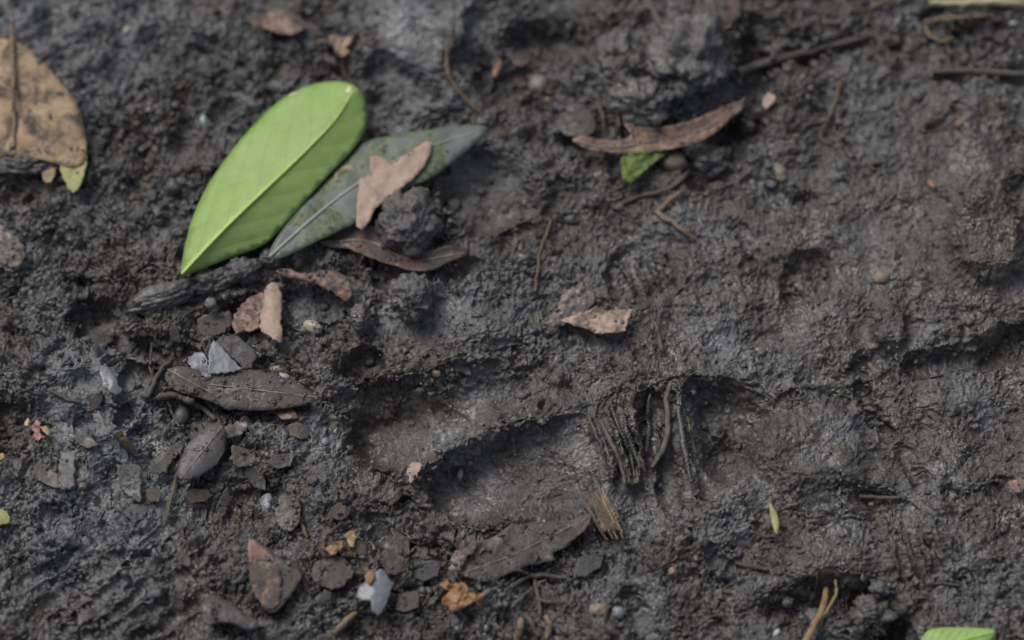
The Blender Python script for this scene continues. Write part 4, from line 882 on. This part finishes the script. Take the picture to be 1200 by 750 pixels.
twig('leaf_stalk', [(13,28),(15,70),(16,120),(17,172)], [.55,.5,.45,.35], M['straw'], 'straight straw coloured stalk crossing the ochre leaf', 'stalk', lift=[3.0,4.0,4.6,4.6], seed=1, follow=False)
lump('buried_root', 190, 349, 44, 15, 2.6, MUD2, 'broken end of a mud coated root below the tip of the large green leaf', 'root', ang=-21, sink=.40, sub=5, amp=.15, fr=1.5, seed=71, oc=6)
lump('mud_clod', 246, 331, 24, 14, 2.6, MUD2, 'mud clod directly under the lower edge of the large green leaf', 'mud clod', ang=-15, sink=.45, sub=5, amp=.26, fr=1.6, seed=72, oc=6)
lump('mud_clod', 284, 318, 22, 15, 2.6, MUD2, 'mud clod between the lower edge of the green leaf and the leaf strips', 'mud clod', ang=-20, sink=.45, sub=5, amp=.26, fr=1.6, seed=73, oc=6)
lump('mud_clod', 318, 304, 18, 12, 2.2, MUD2, 'mud clod against the lower tip of the grey green leaf', 'mud clod', ang=-20, sink=.5, sub=5, amp=.26, fr=1.6, seed=74, oc=6)
twig('twig', [(186,466),(204,463),(222,470),(240,480),(252,492)], [.7,.8,.6,.45], M['dtwig'], 'crooked muddy twig below the short muddy leaf', lift=.7, seed=3, branches=[([(196,470),(202,484),(210,500)], [.35,.25])])
twig('twig', [(172,466),(182,446),(190,432),(205,420)], [.5,.55,.4,.3], M['dtwig'], 'dark forked twig in the hollow left of the leaf cluster', lift=.8, seed=4, branches=[([(184,443),(196,428),(204,414)], [.35,.2]), ([(180,450),(176,430),(178,402)], [.35,.2])])
twig('twig', [(207,556),(203,578),(197,598),(192,616)], [.3,.28,.25,.2], M['twig'], 'thin upright twig under the oval slate leaf', lift=.8, seed=5)
twig('twig', [(137,506),(144,516),(152,522),(160,534)], [.7,.8,.7,.4], M['straw'], 'stubby golden twig end in the clay at the left', lift=.5, seed=6)
twig('twig', [(60,458),(75,466),(95,472)], [.35,.4,.3], M['dtwig'], 'short muddy twig above the pale clay at the left', lift=.5, seed=7)
twig('twig', [(524,52),(524,78),(530,96),(542,112),(558,128)], [.35,.45,.5,.45,.4], M['twig'], 'bent brown twig right of the pale clay lump at the top', lift=1.0, seed=8, branches=[([(525,60),(530,40),(528,22)], [.3,.2])])
twig('twig', [(797,226),(786,234),(776,243),(772,250),(790,262),(803,272),(814,280)], [.4,.5,.55,.6,.5,.45,.25], M['straw'], 'pale V shaped twig below the beige pebble', lift=1.0, seed=9)
twig('twig', [(730,238),(750,230),(775,224),(795,214),(808,200)], [.35,.5,.45,.4], M['dtwig'], 'muddy twig leading up to the dark clod, above the V shaped twig', lift=.7, seed=10)
twig('twig', [(646,258),(640,275),(633,295),(630,320),(627,342)], [.3,.35,.3,.3,.35], M['twig'], 'thin brown upright twig left of the torn centre leaf', lift=.6, seed=11)
twig('twig', [(508,322),(510,345),(508,372)], [.18,.18,.15], M['root'], 'hair thin root right of the squarish clod', lift=.5, seed=12)
twig('twig', [(984,98),(980,118),(970,140),(962,158),(966,166),(974,169)], [.45,.35,.35,.3,.3,.25], M['twig'], 'thin hooked twig on smooth mud at the upper right', lift=.6, seed=13)
twig('branch', [(868,84),(910,70),(950,60),(995,48),(1032,38)], [.8,1.0,.8,.7,.3], M['dtwig'], 'long dark muddy stick at the upper right', 'stick', lift=.0, seed=14)
twig('straw', [(1082,26),(1100,23),(1122,21),(1160,18)], [.4,.5,.45,.3], M['straw'], 'yellowish straw near the top right, above the straight twig', 'straw', lift=1.2, seed=15, branches=[([(1084,30),(1090,42),(1104,48),(1116,44)], [.4,.35])])
twig('straw', [(1010,12),(1024,8),(1044,-2)], [.25,.3,.25], M['straw'], 'short thin straw at the top edge, left of the yellowish straw', 'straw', lift=.8, seed=16)
twig('branch', [(1100,84),(1130,83),(1165,85),(1215,88)], [.5,.7,.7,.7], M['dtwig'], 'straight grey twig running off the right edge near the top', 'twig', lift=.9, seed=17)
twig('straw', [(1090,3),(1130,4),(1165,2),(1210,4)], [.6,.8,.9,.9], M['cream'], 'cream stalk along the top right corner', 'straw', lift=1.5, seed=18)
twig('root', [(785,452),(781,470),(783,495),(780,520),(772,535),(764,548)], [.5,.55,.6,.65,.6,.4], M['root'], 'smooth grey brown root curving down behind the hoofprint', 'root', lift=1.1, seed=19, wob=.05)
twig('root', [(703,492),(712,510),(722,530),(730,555),(733,575)], [.3,.5,.55,.45,.2], M['root'], 'smooth root between the folds just right of the lower toe', 'root', lift=.5, seed=20, wob=.05)
twig('root', [(690,485),(696,505),(706,522)], [.3,.35,.25], M['root'], 'short thin root at the right end of the lower toe', 'root', lift=.5, seed=21)
for k_, (L_, lab_) in enumerate([([(717,478),(727,505),(738,530),(744,560)], 'muddy fold like root in the middle of the root bundle by the hoofprint'), ([(738,470),(733,495),(741,522),(751,548)], 'muddy root left of the smooth curving root'),
        ([(762,462),(758,485),(760,508),(757,530)], 'thin muddy root touching the left side of the smooth curving root'), ([(794,462),(797,495),(803,530),(810,565)], 'muddy root right of the smooth curving root')]):
    twig('root', L_, [.2,.5,.55,.2], MUD2, lab_, 'root', lift=.05, seed=60+k_, wob=.3)
twig('root', [(750,530),(752,540),(756,552)], [.35,.4,.3], M['straw'], 'stub of pale root beside the smooth curving root', 'root', lift=.5, seed=22)
twig('root', [(768,378),(772,392),(776,412)], [.45,.5,.45], M['root'], 'short grey rootlet right of the torn centre leaf', 'root', lift=.7, seed=23)
twig('root', [(805,488),(810,508),(816,532)], [.16,.16,.12], M['straw'], 'hair thin pale root on the fold right of the hoofprint', 'root', lift=.4, seed=24)
twig('plant_stem', [(968,690),(966,705),(960,722),(951,738),(940,760)], [.55,.6,.65,.7,.75], M['tanstem'], 'glossy tan stem growing from the dark cavity at the bottom', 'stem', lift=[.3,1.2,2.0,2.5,2.8], seed=25, follow=False, wob=.04)
twig('plant_stem', [(979,680),(980,695),(974,708),(966,720),(960,734)], [.25,.28,.3,.25,.2], M['tanstem'], 'thinner tan stem right of the glossy one in the dark cavity', 'stem', lift=[.3,1.2,1.8,1.6], seed=26, follow=False, wob=.04)
twig('twig', [(600,688),(615,678),(632,674),(650,676),(665,677)], [.35,.45,.5,.4,.3], M['dtwig'], 'branching twig tangle at the bottom centre', lift=.9, seed=27,
     branches=[([(626,674),(628,690),(632,704),(633,722)], [.4,.4,.35]), ([(600,712),(612,700),(624,690)], [.35,.4]), ([(628,703),(645,705),(662,706)], [.35,.3]), ([(604,668),(618,672)], [.3,.35])])
twig('twig', [(616,720),(624,732),(632,746)], [.5,.5,.6], M['dtwig'], 'short straight twig below the branching tangle', lift=1.0, seed=28)
twig('twig', [(640,722),(644,734),(641,748)], [.6,.7,.5], M['straw'], 'pale stub right of the short straight twig at the bottom', lift=.6, seed=29)
twig('twig', [(612,726),(608,742),(604,756)], [.7,.8,.6], M['straw'], 'orange brown stub left of the short straight twig at the bottom', lift=.6, seed=30)
twig('straw', [(392,742),(402,732),(412,722),(418,718)], [.6,.7,.6,.4], M['straw'], 'straw coloured splinter near the bottom, left of the pale torn leaf', 'straw', lift=.8, seed=31)
twig('twig', [(352,606),(355,618),(360,630)], [.35,.4,.3], M['twig'], 'short thin brown twig right of the small dark oval leaf', lift=.8, seed=32)
twig('twig', [(862,660),(880,664),(900,668)], [.4,.45,.35], M['dtwig'], 'muddy twig above the left end of the dark cavity', lift=.4, seed=33)
twig('twig', [(700,118),(706,135),(708,150)], [.35,.45,.4], M['twig'], 'left one of two thin stalks above the curled russet leaf', lift=1.2, seed=34)
twig('twig', [(714,108),(720,128),(726,148)], [.35,.45,.4], M['twig'], 'right one of two thin stalks above the curled russet leaf', lift=1.4, seed=35)
twig('twig', [(760,0),(772,25),(790,52),(805,70)], [.6,.8,.7,.4], M['dtwig'], 'muddy stalk running down the left side of the top mound', lift=.7, seed=36)
twig('twig', [(1085,684),(1105,684),(1125,686)], [.25,.3,.25], M['dtwig'], 'fine dark twig below the row of ribs at the lower right', lift=.4, seed=37)
twig('twig', [(1008,582),(1030,584),(1055,583)], [.35,.45,.3], M['dtwig'], 'short dark twig above the row of ribs at the lower right', lift=.5, seed=38)

# splintered wood chip: strands as parts
base_z = float(ground_at(712, 600, TOP)); wx, wy = pix2w(712, 600, base_z); chip = empty('wood_chip', (float(wx), float(wy), base_z))
tagit(chip, 'splintered pale wood chip right of the long dark leaf below the hoofprint', 'wood chip')
r = np.random.default_rng(77)
bz = base_z+.35
vs_, fs_ = ICO[5]; pb = lumpy(vs_, 5, .22, 2.2, 6); a_ = math.radians(-62); kx = D/FP
px_, py_, pz_ = pb[:, 0]*31*kx, pb[:, 1]*13*kx, pb[:, 2]*1.25+.35*np.sin(pb[:, 1]*16+pb[:, 0]*2)*(np.abs(pb[:, 0]) < .95)
x0_, y0_ = pix2w(709, 602, bz)
mesh_obj('wood_body', np.stack([float(x0_)+px_*math.cos(a_)-py_*math.sin(a_), float(y0_)+px_*math.sin(a_)+py_*math.cos(a_), bz+pz_], 1), fs_, M['chipd'], chip, s=vs_[:, 1]*1.3, t=vs_[:, 0]*.15)
for k in range(11):
    o_ = (k-4)*2.7+r.normal()*.8; a_, b_ = r.uniform(-6, 10), r.uniform(-12, 6)
    p = [(692+o_*.75+r.normal()*1.5+a_*.35, 577-o_*.45+a_), (701+o_*.8+r.normal(), 599-o_*.35), (717+o_*.82+b_*.5+r.normal()*1.5, 629-o_*.25+b_)]
    q = r.uniform(.2, .5); v_, f_, s_, t_ = tube(twigpath(p, 1.0+r.uniform(0, .7)), [q*.3, q, q*1.1, q*.35], 6, k, .3)
    mesh_obj('splinter', v_, f_, M['chip'] if k > 4 else M['chipd'], chip, s=s_, t=t_)

# ------------------------------------------------------------------ loose crumbs, sand and fine litter
def scatter(n, seed, mask_pow=1.5, x0=-112, x1=112, y0=-74, y1=84, cell=5, noleaf=True):
    r = np.random.default_rng(seed); x = r.uniform(x0, x1, n*4); y = r.uniform(y0, y1, n*4)
    k = samp(R, x, y)**mask_pow*np.clip(.45+1.1*gn(x/cell+seed, y/cell, 400+seed % 50), .02, 2)
    if noleaf: k = k*(samp(CAP, x, y) > 500)
    pick = r.random(n*4)*1.1 < k; x, y = x[pick][:n], y[pick][:n]
    return np.stack([x, y, samp(TOP, x, y)], 1)
pts = scatter(6500, 1, 1.6, cell=3.5); V_, F_ = crumbs_mesh(pts, .10, .75, 3, 2, .5, .75); o = fast_mesh('mud_crumbs', V_, F_, MUD2)
tagit(o, 'loose dark crumbs of mud strewn over the wet ground', 'mud crumbs', kind='stuff')
pts = scatter(2200, 2, .3, cell=12); V_, F_ = crumbs_mesh(pts, .04, .19, 5, 1, .9, .25); o = fast_mesh('sand_grains', V_, F_, M['sand'])
tagit(o, 'tiny pale sand grains sprinkled over the mud', 'sand', kind='stuff')
pts = scatter(260, 4, .6, cell=9); parts = []
r = np.random.default_rng(44)
for i, p in enumerate(pts):
    a = r.random()*6.28; ln = .8+3.5*r.random()**2; rad = .05+.11*r.random()**2; q = [p]
    for k in range(3):
        a += r.normal()*.5; n_ = q[-1]+np.array([math.cos(a), math.sin(a), 0])*ln/3; n_[2] = float(samp(TOP, n_[0], n_[1])); q.append(n_)
    q = np.array(q)+[0, 0, rad*.6]; parts.append(tube(q, [rad, rad, rad*.6], 5, i, .05))
v_, f_, s_, t_ = merge(parts); o = mesh_obj('fine_rootlets', v_, f_, M['twig'], s=s_, t=t_); tagit(o, 'fine broken rootlets and plant fibres over the mud', 'rootlets', kind='stuff')
pts = scatter(420, 6, .9, cell=8); vs = []; fs = []; ss = []
for i, p in enumerate(pts):
    n = 6; rr_ = .25+.9*r.random()**2.5; a0 = r.random()*6.28; el = .4+.5*r.random(); tl = r.normal(size=2)*.35; b = len(vs)
    ring = [(math.cos(k*6.283/n)*rr_*(.75+.5*r.random()), math.sin(k*6.283/n)*rr_*el*(.75+.5*r.random())) for k in range(n)]
    for dz in (.10, 0):
        for (a, c) in ring:
            x = a*math.cos(a0)-c*math.sin(a0); y = a*math.sin(a0)+c*math.cos(a0)
            vs.append((p[0]+x, p[1]+y, p[2]+.12+dz+x*tl[0]+y*tl[1]))
    fs.append(tuple(b+k for k in range(n))); fs.append(tuple(b+n+k for k in reversed(range(n))))
    fs += [(b+(k+1) % n, b+k, b+n+k, b+n+(k+1) % n) for k in range(n)]
o = mesh_obj('leaf_litter', np.array(vs), fs, M['brown'], s=np.zeros(len(vs)), t=np.zeros(len(vs)), smooth=False); tagit(o, 'tiny brown flakes of broken leaf scattered over the mud', 'leaf litter', kind='stuff')
